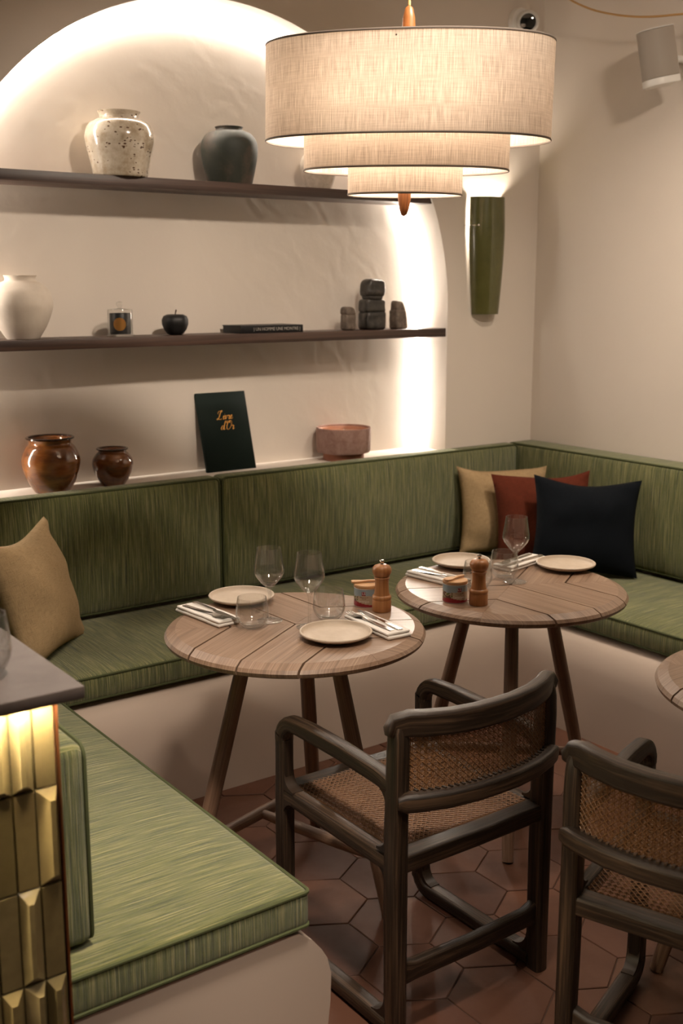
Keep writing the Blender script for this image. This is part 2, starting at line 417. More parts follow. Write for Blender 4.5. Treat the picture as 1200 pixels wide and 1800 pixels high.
def prism(bm, poly, z0, z1, axis='z', bevel=0.0):
    """extrude a 2D polygon along an axis"""
    def P(a, b, c): return {'z': (a, b, c), 'y': (a, c, b), 'x': (c, a, b)}[axis]
    b2 = bmesh.new()
    A = [b2.verts.new(P(x, y, z0)) for x, y in poly]; B = [b2.verts.new(P(x, y, z1)) for x, y in poly]
    b2.faces.new(A); b2.faces.new(list(reversed(B)))
    for i in range(len(poly)):
        j = (i+1) % len(poly); b2.faces.new((A[i], B[i], B[j], A[j]))
    bmesh.ops.recalc_face_normals(b2, faces=b2.faces)
    if bevel: bmesh.ops.bevel(b2, geom=[e for e in b2.edges if e.calc_face_angle(0) > .5], offset=bevel, segments=2, affect='EDGES', profile=.5)
    join(bm, b2); return bm
def text_mesh(body, size, extrude=.0003, align='CENTER'):
    cu = bpy.data.curves.new('text', 'FONT'); cu.body = body; cu.size = size; cu.extrude = extrude; cu.align_x = align; cu.align_y = 'CENTER'
    cu.resolution_u = 3
    o = bpy.data.objects.new('text', cu); COL.objects.link(o)
    me = bpy.data.meshes.new_from_object(o.evaluated_get(bpy.context.evaluated_depsgraph_get()))
    bpy.data.objects.remove(o); bpy.data.curves.remove(cu); return me
def arc(cx, cy, r, a0, a1, n):
    return [(cx+r*math.cos(math.radians(a0+(a1-a0)*i/n)), cy+r*math.sin(math.radians(a0+(a1-a0)*i/n))) for i in range(n+1)]

# ------------------------------------------------------------------ structure
XR, YB, ZC = 3.86, 3.77, 3.0          # right wall, back wall, ceiling
XL, YF = -2.2, -2.4
NX, NR, NZ, SILL, YN = 2.2, 1.12, 1.545, .912, 3.97   # niche: centre, radius, spring line, sill, back
def quad(bm, *p): bm.faces.new([bm.verts.new(q) for q in p])

bm = bmesh.new(); box(bm, (XL-.1, YF-.1, -.1), (XR+.1, YB+.3, -.0035))
floor = obj('floor', bm, M['grout'], kind='structure', smooth=False)
bm = bmesh.new(); box(bm, (XL-.1, YF-.1, ZC), (XR+.1, YB+.3, ZC+.1))
obj('ceiling', bm, M['ceiling'], kind='structure', smooth=False)

bm = bmesh.new()                       # back wall with its arched niche
NA = 56
arcp = [(NX+NR*math.cos(PI*i/NA), NZ+NR*math.sin(PI*i/NA)) for i in range(NA+1)]
quad(bm, (XL, YB, 0), (NX-NR, YB, 0), (NX-NR, YB, ZC), (XL, YB, ZC))
quad(bm, (NX+NR, YB, 0), (XR, YB, 0), (XR, YB, ZC), (NX+NR, YB, ZC))
quad(bm, (NX-NR, YB, 0), (NX+NR, YB, 0), (NX+NR, YB, SILL), (NX-NR, YB, SILL))
for i in range(NA):
    (x0, z0), (x1, z1) = arcp[i], arcp[i+1]
    quad(bm, (x1, YB, z1), (x0, YB, z0), (x0, YB, ZC), (x1, YB, ZC))
outline = [(NX+NR, SILL)]+arcp+[(NX-NR, SILL)]
for (x0, z0), (x1, z1) in zip(outline, outline[1:]+outline[:1]):
    quad(bm, (x0, YB, z0), (x0, YN, z0), (x1, YN, z1), (x1, YB, z1))
for i in range(NA):
    (x0, z0), (x1, z1) = arcp[i], arcp[i+1]
    if i < NA: quad(bm, (x0, YN, z0), (x1, YN, z1), (x1, YN, NZ), (x0, YN, NZ))
quad(bm, (NX-NR, YN, SILL), (NX+NR, YN, SILL), (NX+NR, YN, NZ), (NX-NR, YN, NZ))
quad(bm, (XL, YB+.3, 0), (XR, YB+.3, 0), (XR, YB+.3, ZC), (XL, YB+.3, ZC))
bmesh.ops.remove_doubles(bm, verts=bm.verts, dist=1e-5)
wall_back = obj('wall_back', bm, M['wall'], kind='structure', smooth=True, angle=30)
bm = bmesh.new(); box(bm, (XR, YF, 0), (XR+.1, YB, ZC)); obj('wall_right', bm, M['wall'], kind='structure', smooth=False)
bm = bmesh.new(); box(bm, (XL-.1, YF, 0), (XL, YB, ZC)); obj('wall_left', bm, M['wall'], kind='structure', smooth=False)
bm = bmesh.new(); box(bm, (XL-.1, YF-.1, 0), (XR+.1, YF, ZC)); obj('wall_front', bm, M['wall'], kind='structure', smooth=False)

# hexagonal terracotta tiles, each a part of the floor
HS = .13; HW = HS*math.sqrt(3)
hexm = None
for row in range(-6, 8):
    for cl in range(-9, 11):
        x = 2.035+HW*(cl+(.5 if row % 2 else 0)); y = 2.277+HS*1.5*row
        if not (.98 < x < 3.2 and .9 < y < 3.15): continue
        if hexm is None:
            bm = bmesh.new()
            g = .0014; rings = []
            for rr, z in ((HS-g, -.014), (HS-g, -.0016), (HS-g-.0022, 0)):
                rings.append([bm.verts.new((rr*math.cos(PI/2+PI/3*i), rr*math.sin(PI/2+PI/3*i), z)) for i in range(6)])
            for A, B in zip(rings, rings[1:]):
                for i in range(6): bm.faces.new((A[i], A[(i+1) % 6], B[(i+1) % 6], B[i]))
            bm.faces.new(rings[-1])
            t0 = obj('floor_tile', bm, M['terracotta'], floor, smooth=False); hexm = t0.data
        else:
            t0 = bpy.data.objects.new('floor_tile', hexm); COL.objects.link(t0); t0.parent = floor
        t0.location = (x, y, random.uniform(-.0012, .0006)); t0.rotation_euler = (random.uniform(-.003, .003), random.uniform(-.003, .003), random.choice((0, 60, 120, 180, 240, 300))*PI/180+random.uniform(-.006, .006))

# ------------------------------------------------------------------ banquette: plaster base
SZ, SB = .46, .378                    # seat top, seat underside
BASE = [(-.5625, 0), (-.5625, SB-.004), (-.06, SB-.004), (-.03, SB-.007), (.0, SB-.024), (.025, SB-.05), (.045, SB-.085), (.058, .25), (.066, .18), (.076, .09), (.086, 0)]
END = [(-.5625, 0), (-.5625, SB-.004), (-.06, SB-.004), (-.025, SB-.010), (.008, SB-.036), (.030, SB-.064), (.044, SB-.088), (.054, .25), (.052, .19), (.044, .12), (.030, 0)]
# profiles relative to the cushion front (outward positive); END is the rounded near end
def sweep_prof(bm, path):
    rows = []
    for (ox, oy), (nx, ny), pf in path: rows.append([bm.verts.new((ox+nx*d, oy+ny*d, z)) for d, z in pf])
    for A, B in zip(rows, rows[1:]):
        for i in range(len(BASE)-1): bm.faces.new((A[i], A[i+1], B[i+1], B[i]))
    bm.faces.new(rows[0]); bm.faces.new(list(reversed(rows[-1])))
YS, XS, XFB, YFE = 3.112, 3.10, 1.150, 1.685   # seat fronts: back bench, right bench, near bench, near bench end
bm = bmesh.new()
# near bench front, inner corner, back bench front, inner corner, right bench front
sweep_prof(bm, [((XFB, YFE+.006), (1, 0), END), ((XFB, YFE+.5), (1, 0), BASE), ((XFB, YS), (1, -1), BASE), ((XS, YS), (-1, -1), BASE), ((XS, -.3), (-1, 0), BASE)])
box(bm, (.5875, YS+.5625, 0), (XR-.002, YB-.002, SB-.0045)); box(bm, (XS+.5625, -.3, 0), (XR-.002, YS+.5625, SB-.0045))
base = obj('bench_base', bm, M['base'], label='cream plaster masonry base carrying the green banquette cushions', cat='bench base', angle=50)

# ------------------------------------------------------------------ banquette cushions
def cushion(name, L, D, H, loc, rz, label, cat, group, crown=.010, r=.016, pipe=('front_top', 'front_bottom'), lean=0.0):
    """local: x length, y depth (front is -y), z height; origin at the centre of the underside"""
    root = thing(name, label, cat, loc, rz, group)
    def fn(p):
        kx = max(0, 1-(abs(p.x)/(L/2))**6); ky = max(0, 1-(abs(p.y)/(D/2))**4)
        wob = noise.noise(Vector((p.x*3+loc[0]*7, p.y*4, loc[1])))*.35
        if p.z > 0: p.z += crown*kx*ky*(1+wob)*max(0, min(1, p.z/(H/2)))
        if abs(p.y) > D/2-r*1.2:
            s = math.copysign(1, p.y); p.y += s*.004*kx*max(0, 1-(abs(p.z)/(H/2))**2)*(1+wob)
        return p
    bm = rbox(L/2, D/2, H/2, r, max(6, int(L/.07)), 8, 3, fn)
    bmesh.ops.translate(bm, verts=bm.verts, vec=(0, 0, H/2)); uv_fabric(bm)
    obj('cover', bm, M['fabric'], root, angle=60)
    for z in (H-.004, .006):
        bm = bmesh.new(); k = .012; hx, hy = L/2-.0015, D/2-.0015
        pts = []
        for (cx, cy, a) in ((hx-k, hy-k, 0), (-hx+k, hy-k, 90), (-hx+k, -hy+k, 180), (hx-k, -hy+k, 270)):
            pts += [(x, y, z) for x, y in arc(cx, cy, k, a, a+90, 4)]
        tube(bm, pts, .0042, 6, closed=True)
        obj('piping', bm, M['piping'], root)
    return root
def backrest(name, L, T, H, loc, rz, label, group, ends=True):
    """upright panel: local x length, y thickness (front is -y), z up"""
    root = thing(name, label, 'back cushion', loc, rz, group)
    r = .022
    def fn(p):
        kx = max(0, 1-(abs(p.x)/(L/2))**6); kz = max(0, 1-(abs(p.z)/(H/2))**4)
        if p.y < 0: p.y -= .012*kx*kz*max(0, min(1, -p.y/(T/2)))
        return p
    bm = rbox(L/2, T/2, H/2, r, max(6, int(L/.07)), 2, 7, fn)
    bmesh.ops.translate(bm, verts=bm.verts, vec=(0, 0, H/2)); uv_fabric(bm)
    obj('cover', bm, M['fabric'], root, angle=60)
    bm = bmesh.new(); k = .022; hx, y = L/2-.0045, -T/2+.0045; pts = []
    for (cx, cz, a) in ((hx-k, H-.0045-k, 0), (-hx+k, H-.0045-k, 90), (-hx+k, .0045+k, 180), (hx-k, .0045+k, 270)):
        pts += [(x, y, z) for x, z in arc(cx, cz, k, a, a+90, 4)]
    tube(bm, pts, .0046, 6, closed=True, up=(0, 1, 0)); obj('piping', bm, M['piping'], root)
    return root
G1, G2 = 'green striped seat cushions of the banquette', 'green striped back cushions of the banquette'
YBK, XBK, ZBK = 3.683, 3.698, .928    # back cushion faces and top
cushion('seat_cushion', 3.09, YBK-YS+.01, SZ-SB, (.59+1.545, (YS+YBK)/2, SB), 0, 'long green striped seat cushion along the back wall behind the tables', 'seat cushion', G1)
cushion('seat_cushion', 3.3, .60, SZ-SB, (XS+.30, YS-.010-1.65, SB), PI*1.5, 'green striped seat cushion along the right wall beside the navy pillow', 'seat cushion', G1, .014)
cushion('seat_cushion', YS-YFE-.016, .57, SZ-SB, (XFB-.285, (YFE+YS)/2-.008, SB), PI/2, 'green striped seat cushion in the left foreground beside the bar', 'seat cushion', G1)
SEAM = 2.108
def seam_x(): return SEAM
TB = YB-YBK
backrest('back_cushion', SEAM-.56, TB, ZBK-SZ-.012, ((SEAM+.56)/2-.002, (YB+YBK)/2-.003, SZ+.012), 0, 'left green back cushion of the back wall, below the two brown jars', G2)
backrest('back_cushion', XBK-SEAM-.008, TB, ZBK-SZ-.012, ((SEAM+XBK)/2-.002, (YB+YBK)/2-.003, SZ+.012), 0, 'right green back cushion of the back wall, from the seam to the corner', G2)
backrest('back_cushion', 3.7, XR-XBK-.004, ZBK-SZ-.012, ((XR+XBK)/2, YB-.01-1.85, SZ+.012), PI*1.5, 'green back cushion standing along the right wall', G2)
backrest('back_cushion', 1.34, .128, .385, (.655, 1.745+.67, SZ+.012), PI/2, 'green end-on back cushion beside the tiled bar in the left foreground', G2)

# ------------------------------------------------------------------ pillows
def pillow(label, mat, wid, base, yaw, lean, roll=0.0, T=.075, seed=0, hgt=None):
    """yaw: direction the face looks to (degrees from +x); base: bottom edge centre; lean back in degrees"""
    h = (hgt or wid)/2; w_ = wid/2; n = 22; bm = bmesh.new(); L = uvl(bm); vm = {}
    def P(u, v, s):
        eu, ev = 1-.10*(1-v*v), 1-(.145 if v > 0 else .06)*(1-u*u)*(1+.3*math.sin(u*2.2+seed*2))
        x, z = w_*u*eu, h*v*ev
        t = T*(max(0, (1-abs(u)**2.3))*max(0, (1-abs(v)**2.3)))**.6
        t *= 1+.22*noise.noise(Vector((u*1.7+seed, v*1.7, seed*3.1)))
        rg = math.hypot(abs(u)-1, abs(v)-1)
        wr = .008*math.sin((u*abs(v)+v*.4+seed)*9)*max(0, 1-rg*1.4)+.005*noise.noise(Vector((u*5+seed, v*3, 2)))
        return Vector((x, s*(t+(wr if t > .004 else 0)), z))
    def V(i, j, s):
        e = i in (0, n) or j in (0, n); k = (i, j, 0 if e else s)
        if k not in vm:
            a = lambda q: math.sin((q/n-.5)*PI)*.35+(q/n*2-1)*.65
            vm[k] = bm.verts.new(P(a(i), a(j), 0 if e else s))
        return vm[k]
    for s in (-1, 1):
        for i in range(n):
            for j in range(n):
                q = [V(i, j, s), V(i+1, j, s), V(i+1, j+1, s), V(i, j+1, s)]
                f = bm.faces.new(q if s < 0 else list(reversed(q)))
    for f in bm.faces:
        for lp in f.loops: lp[L].uv = (lp.vert.co.x, lp.vert.co.z)
    o = obj('throw_pillow', bm, mat, label=label, cat='pillow', group='linen pillows on the banquette', angle=80)
    a = math.radians(yaw)+PI/2       # local -y looks along yaw
    Mx = Matrix.Rotation(a, 4, 'Z') @ Matrix.Rotation(math.radians(-lean), 4, 'X') @ Matrix.Rotation(math.radians(roll), 4, 'Y')
    zmin = min((Mx @ v.co).z for v in o.data.vertices)
    off = Mx @ Vector((0, 0, -h))
    o.matrix_world = Matrix.Translation((base[0]-off.x, base[1]-off.y, base[2]-zmin)) @ Mx
    return o
PZ = SZ+.012
pillow('beige linen pillow at far left, showing one raised pointed corner', M['beige'], .45, (1.295, 3.345, PZ), -45, 17, 0, .085, 1, .425)
pillow('beige linen pillow in the right corner behind the rust pillow', M['beige'], .43, (3.43, 3.482, PZ), -112, 14, 2, .082, 2, .39)
pillow('rust red linen pillow between the beige and the navy pillow', M['rust'], .43, (3.455, 3.262, PZ), -125, 15, -2, .078, 3, .39)
pillow('navy linen pillow leaning in front of the rust pillow', M['navy'], .44, (3.42, 3.02, PZ), -134, 17, 2, .09, 4, .405)

# ------------------------------------------------------------------ tables
TR = .35
def clamp_u(rad, v): return math.sqrt(max(rad*rad-v*v, 0))
def make_table(loc, rot0, leg_off, label):
    root = thing('round_table', label, 'table', loc, 0, 'round teak bistro tables')
    G = .0028
    for k in range(3):
        ang = math.radians(rot0+120*k)
        for side in (-1, 1):
            for (v0, v1) in ((G*.8, .15-G), (.15+G, None)):
                bm = bmesh.new(); rings = []
                ns = 18
                for rad, z, g2 in ((TR-.030, .75, 0), (TR-.006, .7395, 0), (TR, .731, 0), (TR-.003, .722, 0), (TR-.012, .7165, 0)):
                    vm = v1 if v1 is not None else rad*math.sin(math.radians(60))
                    vs = [v0+(vm-v0)*i/ns for i in range(ns+1)]
                    low = [(max(v, 0)/math.tan(math.radians(60))+.0003, v) for v in vs]
                    hi = [(clamp_u(rad, v), v) for v in reversed(vs)]
                    if v1 is None: hi = hi[1:]
                    rings.append([bm.verts.new((u, v*side, z)) for u, v in low+hi])
                bm.faces.new(rings[0]); bm.faces.new(list(reversed(rings[-1])))
                m = len(rings[0])
                for A, B in zip(rings, rings[1:]):
                    for i in range(m): bm.faces.new((A[i], B[i], B[(i+1) % m], A[(i+1) % m]))
                uv_axis(bm, 0, None, .0); obj('plank', bm, M['teak'], root, rot=(0, 0, ang), angle=14)
    bm = bmesh.new(); lathe([(0, .6925), (.20, .6925), (.215, .70), (.215, .7175), (0, .7175)], 32, bm); uv_axis(bm, 0)
    obj('under_frame', bm, M['teak_leg'], root)
    def lp(a, z): # leg axis point at height z
        t = 1-z/.705; r = .135+(.315-.135)*t; return Vector((r*math.cos(a), r*math.sin(a), z))
    angs = [math.radians(leg_off+120*k) for k in range(3)]
    for a in angs:
        bm = bmesh.new(); tube(bm, [lp(a, z) for z in (.704, .6, .4, .2, .06, .004)], [.019, .0205, .022, .021, .0175, .0165], 14); obj('leg', bm, M['teak_leg'], root)
    A, B, C3 = lp(angs[0], .16), lp(angs[1], .16), lp(angs[2], .16)
    bm = bmesh.new(); tube(bm, [A, A.lerp(B, .2), A.lerp(B, .5), A.lerp(B, .8), B], [.0125, .016, .0175, .016, .0125], 12); obj('stretcher', bm, M['teak_leg'], root)
    mid = A.lerp(B, .5)
    bm = bmesh.new(); tube(bm, [mid, mid.lerp(C3, .3), mid.lerp(C3, .7), C3], [.0125, .0165, .0165, .0125], 12); obj('stretcher', bm, M['teak_leg'], root)
    return root
T1, T2, T3 = (1.60, 2.41, 0), (2.355, 2.362, 0), (2.31, 1.335, 0)
make_table(T1, 92, 46, 'round grey-brown teak table on the left, set with two wine glasses')
make_table(T2, 32, -12, 'round grey-brown teak table on the right near the pillows, set with one wine glass')
make_table(T3, 60, 20, 'round teak table cut off by the right edge of the photo')

# ------------------------------------------------------------------ chairs
def cane_panel(bm, W, H, s, fn, nseg=1, w1=.00125):
    """woven cane of W x H: pairs of strands both ways and diagonals; fn(a, b, h) -> 3D"""
    def strand(p, q, wd, h, n):
        d = Vector((q[0]-p[0], q[1]-p[1])); ln = d.length
        if ln < 1e-4: return
        d /= ln; nn = Vector((-d.y, d.x)); rows = []
        for i in range(n+1):
            c = Vector(p)+d*(ln*i/n)
            rows.append([bm.verts.new(fn(*(c+nn*(wd*sg)), h+dh)) for sg, dh in ((-1, 0), (0, .0009), (1, 0), (0, -.0009))])
        for A, B in zip(rows, rows[1:]):
            for k in range(4): bm.faces.new((A[k], A[(k+1) % 4], B[(k+1) % 4], B[k]))
    nx, ny = int(W/s), int(H/s); ox, oy = (W-nx*s)/2, (H-ny*s)/2
    for i in range(nx+1):
        for g in (-.0018, .0018):
            a = -W/2+ox+i*s+g
            if abs(a) < W/2: strand((a, -H/2), (a, H/2), w1, .0012, 2 if nseg == 1 else 2)
    for j in range(ny+1):
        for g in (-.0018, .0018):
            b = -H/2+oy+j*s+g
            if abs(b) < H/2: strand((-W/2, b), (W/2, b), w1, -.0004, nseg)
    for sg in (1, -1):
        c = -(W+H)/2
        k = 0
        while True:
            c = -(W+H)/2+s*(k+.5); k += 1
            if c > (W+H)/2: break
            # line y = sg*x + c
            pts = []
            xa = max(-W/2, min((-H/2-c)/sg, (H/2-c)/sg)); xb = min(W/2, max((-H/2-c)/sg, (H/2-c)/sg))
            if xb-xa > .004: strand((xa, sg*xa+c), (xb, sg*xb+c), w1*1.0, .0024 if sg > 0 else .0034, max(1, int(nseg*(xb-xa)/W)))
def fillet(bm, cy, cz, sy, sz, r, x, th):
    """concave corner web in the y-z plane at the corner (cy, cz) towards (sy, sz)"""
    poly = [(cy-sy*.006, cz-sz*.006), (cy+sy*r, cz-sz*.006)]+[(cy+sy*(r-r*math.sin(t)), cz+sz*(r-r*math.cos(t))) for t in [PI/2*i/6 for i in range(7)]]+[(cy-sy*.006, cz+sz*r)]
    prism(bm, poly, x-th, x+th, 'x')
def make_chair(loc, rz, label):
    root = thing('armchair', label, 'chair', loc, rz, 'dark cane armchairs at the tables')
    DW = M['darkwood']; W2, YF_, YR = .222, .215, -.222
    def arcback(x, depth, y0): return y0-depth*(1-abs(x/(W2+.01))**2.6)
    for s in (-1, 1):
        x = s*W2
        # front leg rises and bends into the arm
        bm = bmesh.new(); tube(bm, [(x, YF_, z) for z in (.045, .2, .40, .45, .50, .56)], [(.020, .022), (.019, .0215), (.019, .0215), (.0185, .021), (.018, .020), (.018, .020)], 12, sq=3.2)
        fillet(bm, YF_-.018, .405, -1, -1, .035, x, .016); obj('leg', bm, DW, root, angle=50)
        bm = bmesh.new(); k = .05
        pts = [(x, YF_, .556), (x, YF_, .575)]+[(x, YF_-k+k*math.cos(t), .61-k+.0+k*math.sin(t)) for t in [PI/2*i/6 for i in range(1, 7)]]+[(x*1.0, YF_-.12, .612), (x*.995, YF_-.25, .610), (x, YR+.06, .604), (x, YR+.005, .598)]
        tube(bm, pts, [(.018, .020)]*4+[(.019, .019)]*4+[(.021, .018), (.021, .0175), (.0205, .0175), (.019, .020), (.018, .026)][:len(pts)-8], 12, sq=3.0, up=(1, 0, 0))
        fillet(bm, YR+.018, .59, 1, -1, .045, x, .015); obj('arm', bm, DW, root, angle=50)
        # rear leg
        bm = bmesh.new(); pts = [(x, YR-.004, .0), (x, YR-.002, .10), (x, YR, .30), (x, YR, .5), (x, YR-.004, .665), (x*.996, YR-.004, .705), (x*.995, YR-.002, .722), (x*.985, YR-.003, .734)]
        tube(bm, pts, [(.019, .022), (.0195, .023), (.0205, .0235), (.020, .024), (.020, .022), (.0195, .021), (.0185, .0195), (.016, .017)], 12, sq=3.4, up=(0, 1, 0)); fillet(bm, YR+.02, .405, 1, -1, .04, x, .015); fillet(bm, YR+.02, .445, 1, 1, .03, x, .015)
        obj('leg', bm, DW, root, angle=50)
        # sled runner
        bm = bmesh.new(); k = .04
        pts = [(x, YF_, .06)]+[(x, YF_-k+k*math.cos(t)*1.0, .022+k-k*math.sin(t)) for t in [PI/2*i/5 for i in range(0, 6)]]+[(x, 0, .0225), (x, YR+.01, .0225)]
        tube(bm, pts, [(.019, .021)]*len(pts), 12, sq=3.2, up=(1, 0, 0)); fillet(bm, YR+.02, .043, 1, 1, .045, x, .015); fillet(bm, YF_-.02, .043, -1, 1, .04, x, .015)
        obj('runner', bm, DW, root, angle=50)
        # seat side rail
        bm = bmesh.new(); tube(bm, [(x*.985, YF_, .418), (x*.985, 0, .416), (x*.985, YR, .414)], (.019, .021), 12, sq=3.5); fillet(bm, YF_-.018, .44, -1, 1, .04, x, .015); obj('seat_rail', bm, DW, root, angle=50)
    for y, ry in ((YF_-.006, .024), (YR+.006, .024)):
        bm = bmesh.new(); tube(bm, [(-W2, y, .417), (0, y-.003 if y < 0 else y+.005, .417), (W2, y, .417)], (ry, .021), 12, sq=3.5, sq_r=.35); obj('seat_rail', bm, DW, root, angle=50)
    bm = bmesh.new(); tube(bm, [(-W2, YR, .155), (-W2+.05, YR-.002, .15), (0, YR-.004, .148), (W2-.05, YR-.002, .15), (W2, YR, .155)], [(.014, .034), (.013, .0235), (.013, .0225), (.013, .0235), (.014, .034)], 12, sq=3.0); obj('stretcher', bm, DW, root, angle=50)
    # curved top rail and lower back rail
    xs = [-1, -.94, -.8, -.55, -.25, 0, .25, .55, .8, .94, 1]
    bm = bmesh.new(); tube(bm, [(-W2-.0205, YR-.001, .716), (-W2-.0165, YR-.001, .7255), (-W2-.005, YR-.001, .735)]+[(t*(W2-.006), arcback(t*W2, .062, YR-.001), .737+.005*t*t) for t in xs[1:-1]]+[(W2+.005, YR-.001, .737), (W2+.0165, YR-.001, .7285), (W2+.0205, YR-.001, .719)], [(.009, .010), (.0140, .0185), (.0158, .0260)]+[(.0162, .028)]*9+[(.0158, .0260), (.0140, .0185), (.009, .010)], 16, sq=4.0); obj('top_rail', bm, DW, root, angle=50)
    bm = bmesh.new(); tube(bm, [(t*(W2+.012), arcback(t*W2, .062, YR-.012), .571) for t in xs], [(.015, .014), (.017, .021)]+[(.0170, .0205)]*7+[(.017, .021), (.015, .014)], 16, sq=3.6); obj('lower_back_rail', bm, DW, root, angle=50)
    # cane
    bm = bmesh.new(); cane_panel(bm, .402, .388, .0142, lambda a, b, h: Vector((a, b+.003, .4335+h-.006*(1-(a/.2)**2)*(1-(b/.2)**2))))
    o = obj('seat_cane', bm, M['cane'], root, kind='stuff', smooth=False)
    bm = bmesh.new(); cane_panel(bm, .408, .128, .0142, lambda a, b, h: Vector((a, arcback(a, .062, YR+.001)-h, .652+b)), 10)
    obj('back_cane', bm, M['cane'], root, kind='stuff', smooth=False)
    bm = bmesh.new()                                     # cane binding pegged along the lower back rail
    for i in range(27):
        a = (i-13)*.0148; y = arcback(a, .062, YR-.012); box(bm, (a-.0028, y+.001, .586), (a+.0028, y+.013, .5945))
    obj('cane_binding', bm, M['darkwood'], root, kind='stuff', smooth=False)
    for c in root.children:
        if 'cane' not in c.name: c.modifiers.new('normals', 'WEIGHTED_NORMAL').keep_sharp = True
    return root
chair = make_chair((1.62, 1.945, 0), 0, 'dark wood cane armchair in front of the two set tables, seen from behind')
dup(chair, (1.880, 1.268, 0), math.radians(20)-PI/2, 'dark wood cane armchair cut off by the right edge, facing the right wall')

# ------------------------------------------------------------------ tableware
TZ = .7503
def make_plate():
    bm = lathe([(0, .002), (.052, .002), (.056, 0), (.060, .0015), (.078, .0075), (.0915, .0135), (.0945, .0165), (.0945, .0195), (.0925, .021), (.0895, .0200), (.0865, .0135), (.082, .0095), (.06, .0085), (0, .0085)], 64)
    o = obj('plate', bm, M['stoneware']); return o
plates = [((1.618, 2.249), 'cream stoneware plate at the near right of the left table, beside knife and fork'),
          ((1.60, 2.69), 'cream stoneware plate at the back of the left table, behind the wine glass'),
          ((2.397, 2.632), 'cream stoneware plate at the back left of the right table, behind the pepper mill'),
          ((2.644, 2.406), 'cream stoneware plate at the right of the right table, below the navy pillow')]
p0 = make_plate()
for i, ((x, y), lab) in enumerate(plates):
    o = p0 if i == 0 else p0.copy()
    if i: COL.objects.link(o)
    o.location = (x, y, TZ); o.rotation_euler = (0, 0, i*1.1); tag(o, lab, 'plate', 'cream plates on the tables')

def make_wineglass():
    pr = [(0, .0035), (.010, .0045), (.006, .008), (.0042, .016), (.0036, .04), (.0036, .075), (.0046, .088), (.009, .095), (.022, .108), (.036, .126), (.0412, .138), (.0405, .150), (.0365, .175), (.0322, .2045)]
    inner = [(.0313, .2045), (.0356, .175), (.0396, .150), (.0402, .139), (.035, .1272), (.0212, .1093), (.008, .0975), (0, .0955)]
    outer_foot = [(0, .0006), (.030, .0006), (.0345, .0009), (.0352, .0015), (.0345, .0021), (.020, .0034), (.010, .0045)]
    bm = lathe(outer_foot+pr[2:]+inner, 48)
    return obj('wine_glass', bm, M['glass'])
gl = [((1.558, 2.473), 'empty wine glass at the back of the left table, left of the other'),
      ((1.613, 2.362), 'empty wine glass near the middle of the left table, right of the other'),
      ((2.388, 2.378), 'single wine glass on the right table, in front of the rust pillow')]
g0 = make_wineglass()
for i, ((x, y), lab) in enumerate(gl):
    o = g0 if i == 0 else g0.copy()
    if i: COL.objects.link(o)
    o.location = (x, y, TZ+.0002); tag(o, lab, 'wine glass', 'wine glasses on the tables')
def make_tumbler():
    pr = [(0, .0006), (.024, .0006), (.0285, .003), (.036, .012), (.0425, .024), (.0445, .034), (.0435, .050), (.0405, .072), (.0385, .083)]
    inn = [(.0373, .083), (.0393, .072), (.0422, .050), (.0431, .035), (.0412, .026), (.0345, .015), (.026, .0085), (0, .0075)]
    return obj('tumbler', lathe(pr+inn, 48), M['glass'])
tm = [((1.492, 2.455), TZ, 'water tumbler at the left of the left table, in front of the back plate'),
      ((1.700, 2.395), TZ, 'water tumbler near the centre of the left table, right of the wine glasses'),
      ((2.402, 2.440), TZ, 'water tumbler on the right table behind the wine glass'),
      ((2.245, 2.392), TZ, 'water tumbler on the right table, mostly hidden behind the pepper mill'),
      ((.503, 1.605), 1.0682, 'clear tumbler standing on the bar counter at the left edge')]
g0 = make_tumbler()
for i, ((x, y), z, lab) in enumerate(tm):
    o = g0 if i == 0 else g0.copy()
    if i: COL.objects.link(o)
    o.location = (x, y, z+.0002); tag(o, lab, 'tumbler', 'water tumblers')
    if i == 4: o.scale = (1.0, 1.0, 1.15)

def make_mill(loc, label):
    root = thing('pepper_mill', label, 'pepper mill', loc, random.random()*6, 'wooden pepper mills')
    bm = lathe([(0, 0), (.0255, 0), (.0268, .002), (.0268, .030), (.0255, .0335), (.0268, .036), (.0272, .040), (.0255, .0445), (.0225, .0465), (.0205, .056), (.0192, .070), (.0190, .086), (.0205, .0935), (.0225, .096), (.0205, .0985), (.018, .100), (0, .100)], 36); uv_axis(bm, 2)
    obj('body', bm, M['mill'], root)
    bm = lathe([(0, .0995), (.019, .0995), (.0225, .1025), (.0262, .111), (.0270, .118), (.0255, .1245), (.0215, .1295), (.015, .1325), (.006, .134), (0, .134)], 36); uv_axis(bm, 2)
    obj('head', bm, M['mill'], root)
    bm = lathe([(0, .1335), (.0042, .1335), (.0042, .1365), (.0035, .138), (.006, .1405), (.0066, .1435), (.005, .1465), (0, .1475)], 16); obj('knob', bm, M['steel'], root)
    return root
m1 = make_mill((1.866, 2.374, TZ), 'beech pepper mill on the left table in front of the small tin')
dup(m1, (2.129, 2.262, TZ), 1.0, 'beech pepper mill on the right table beside the small tin')

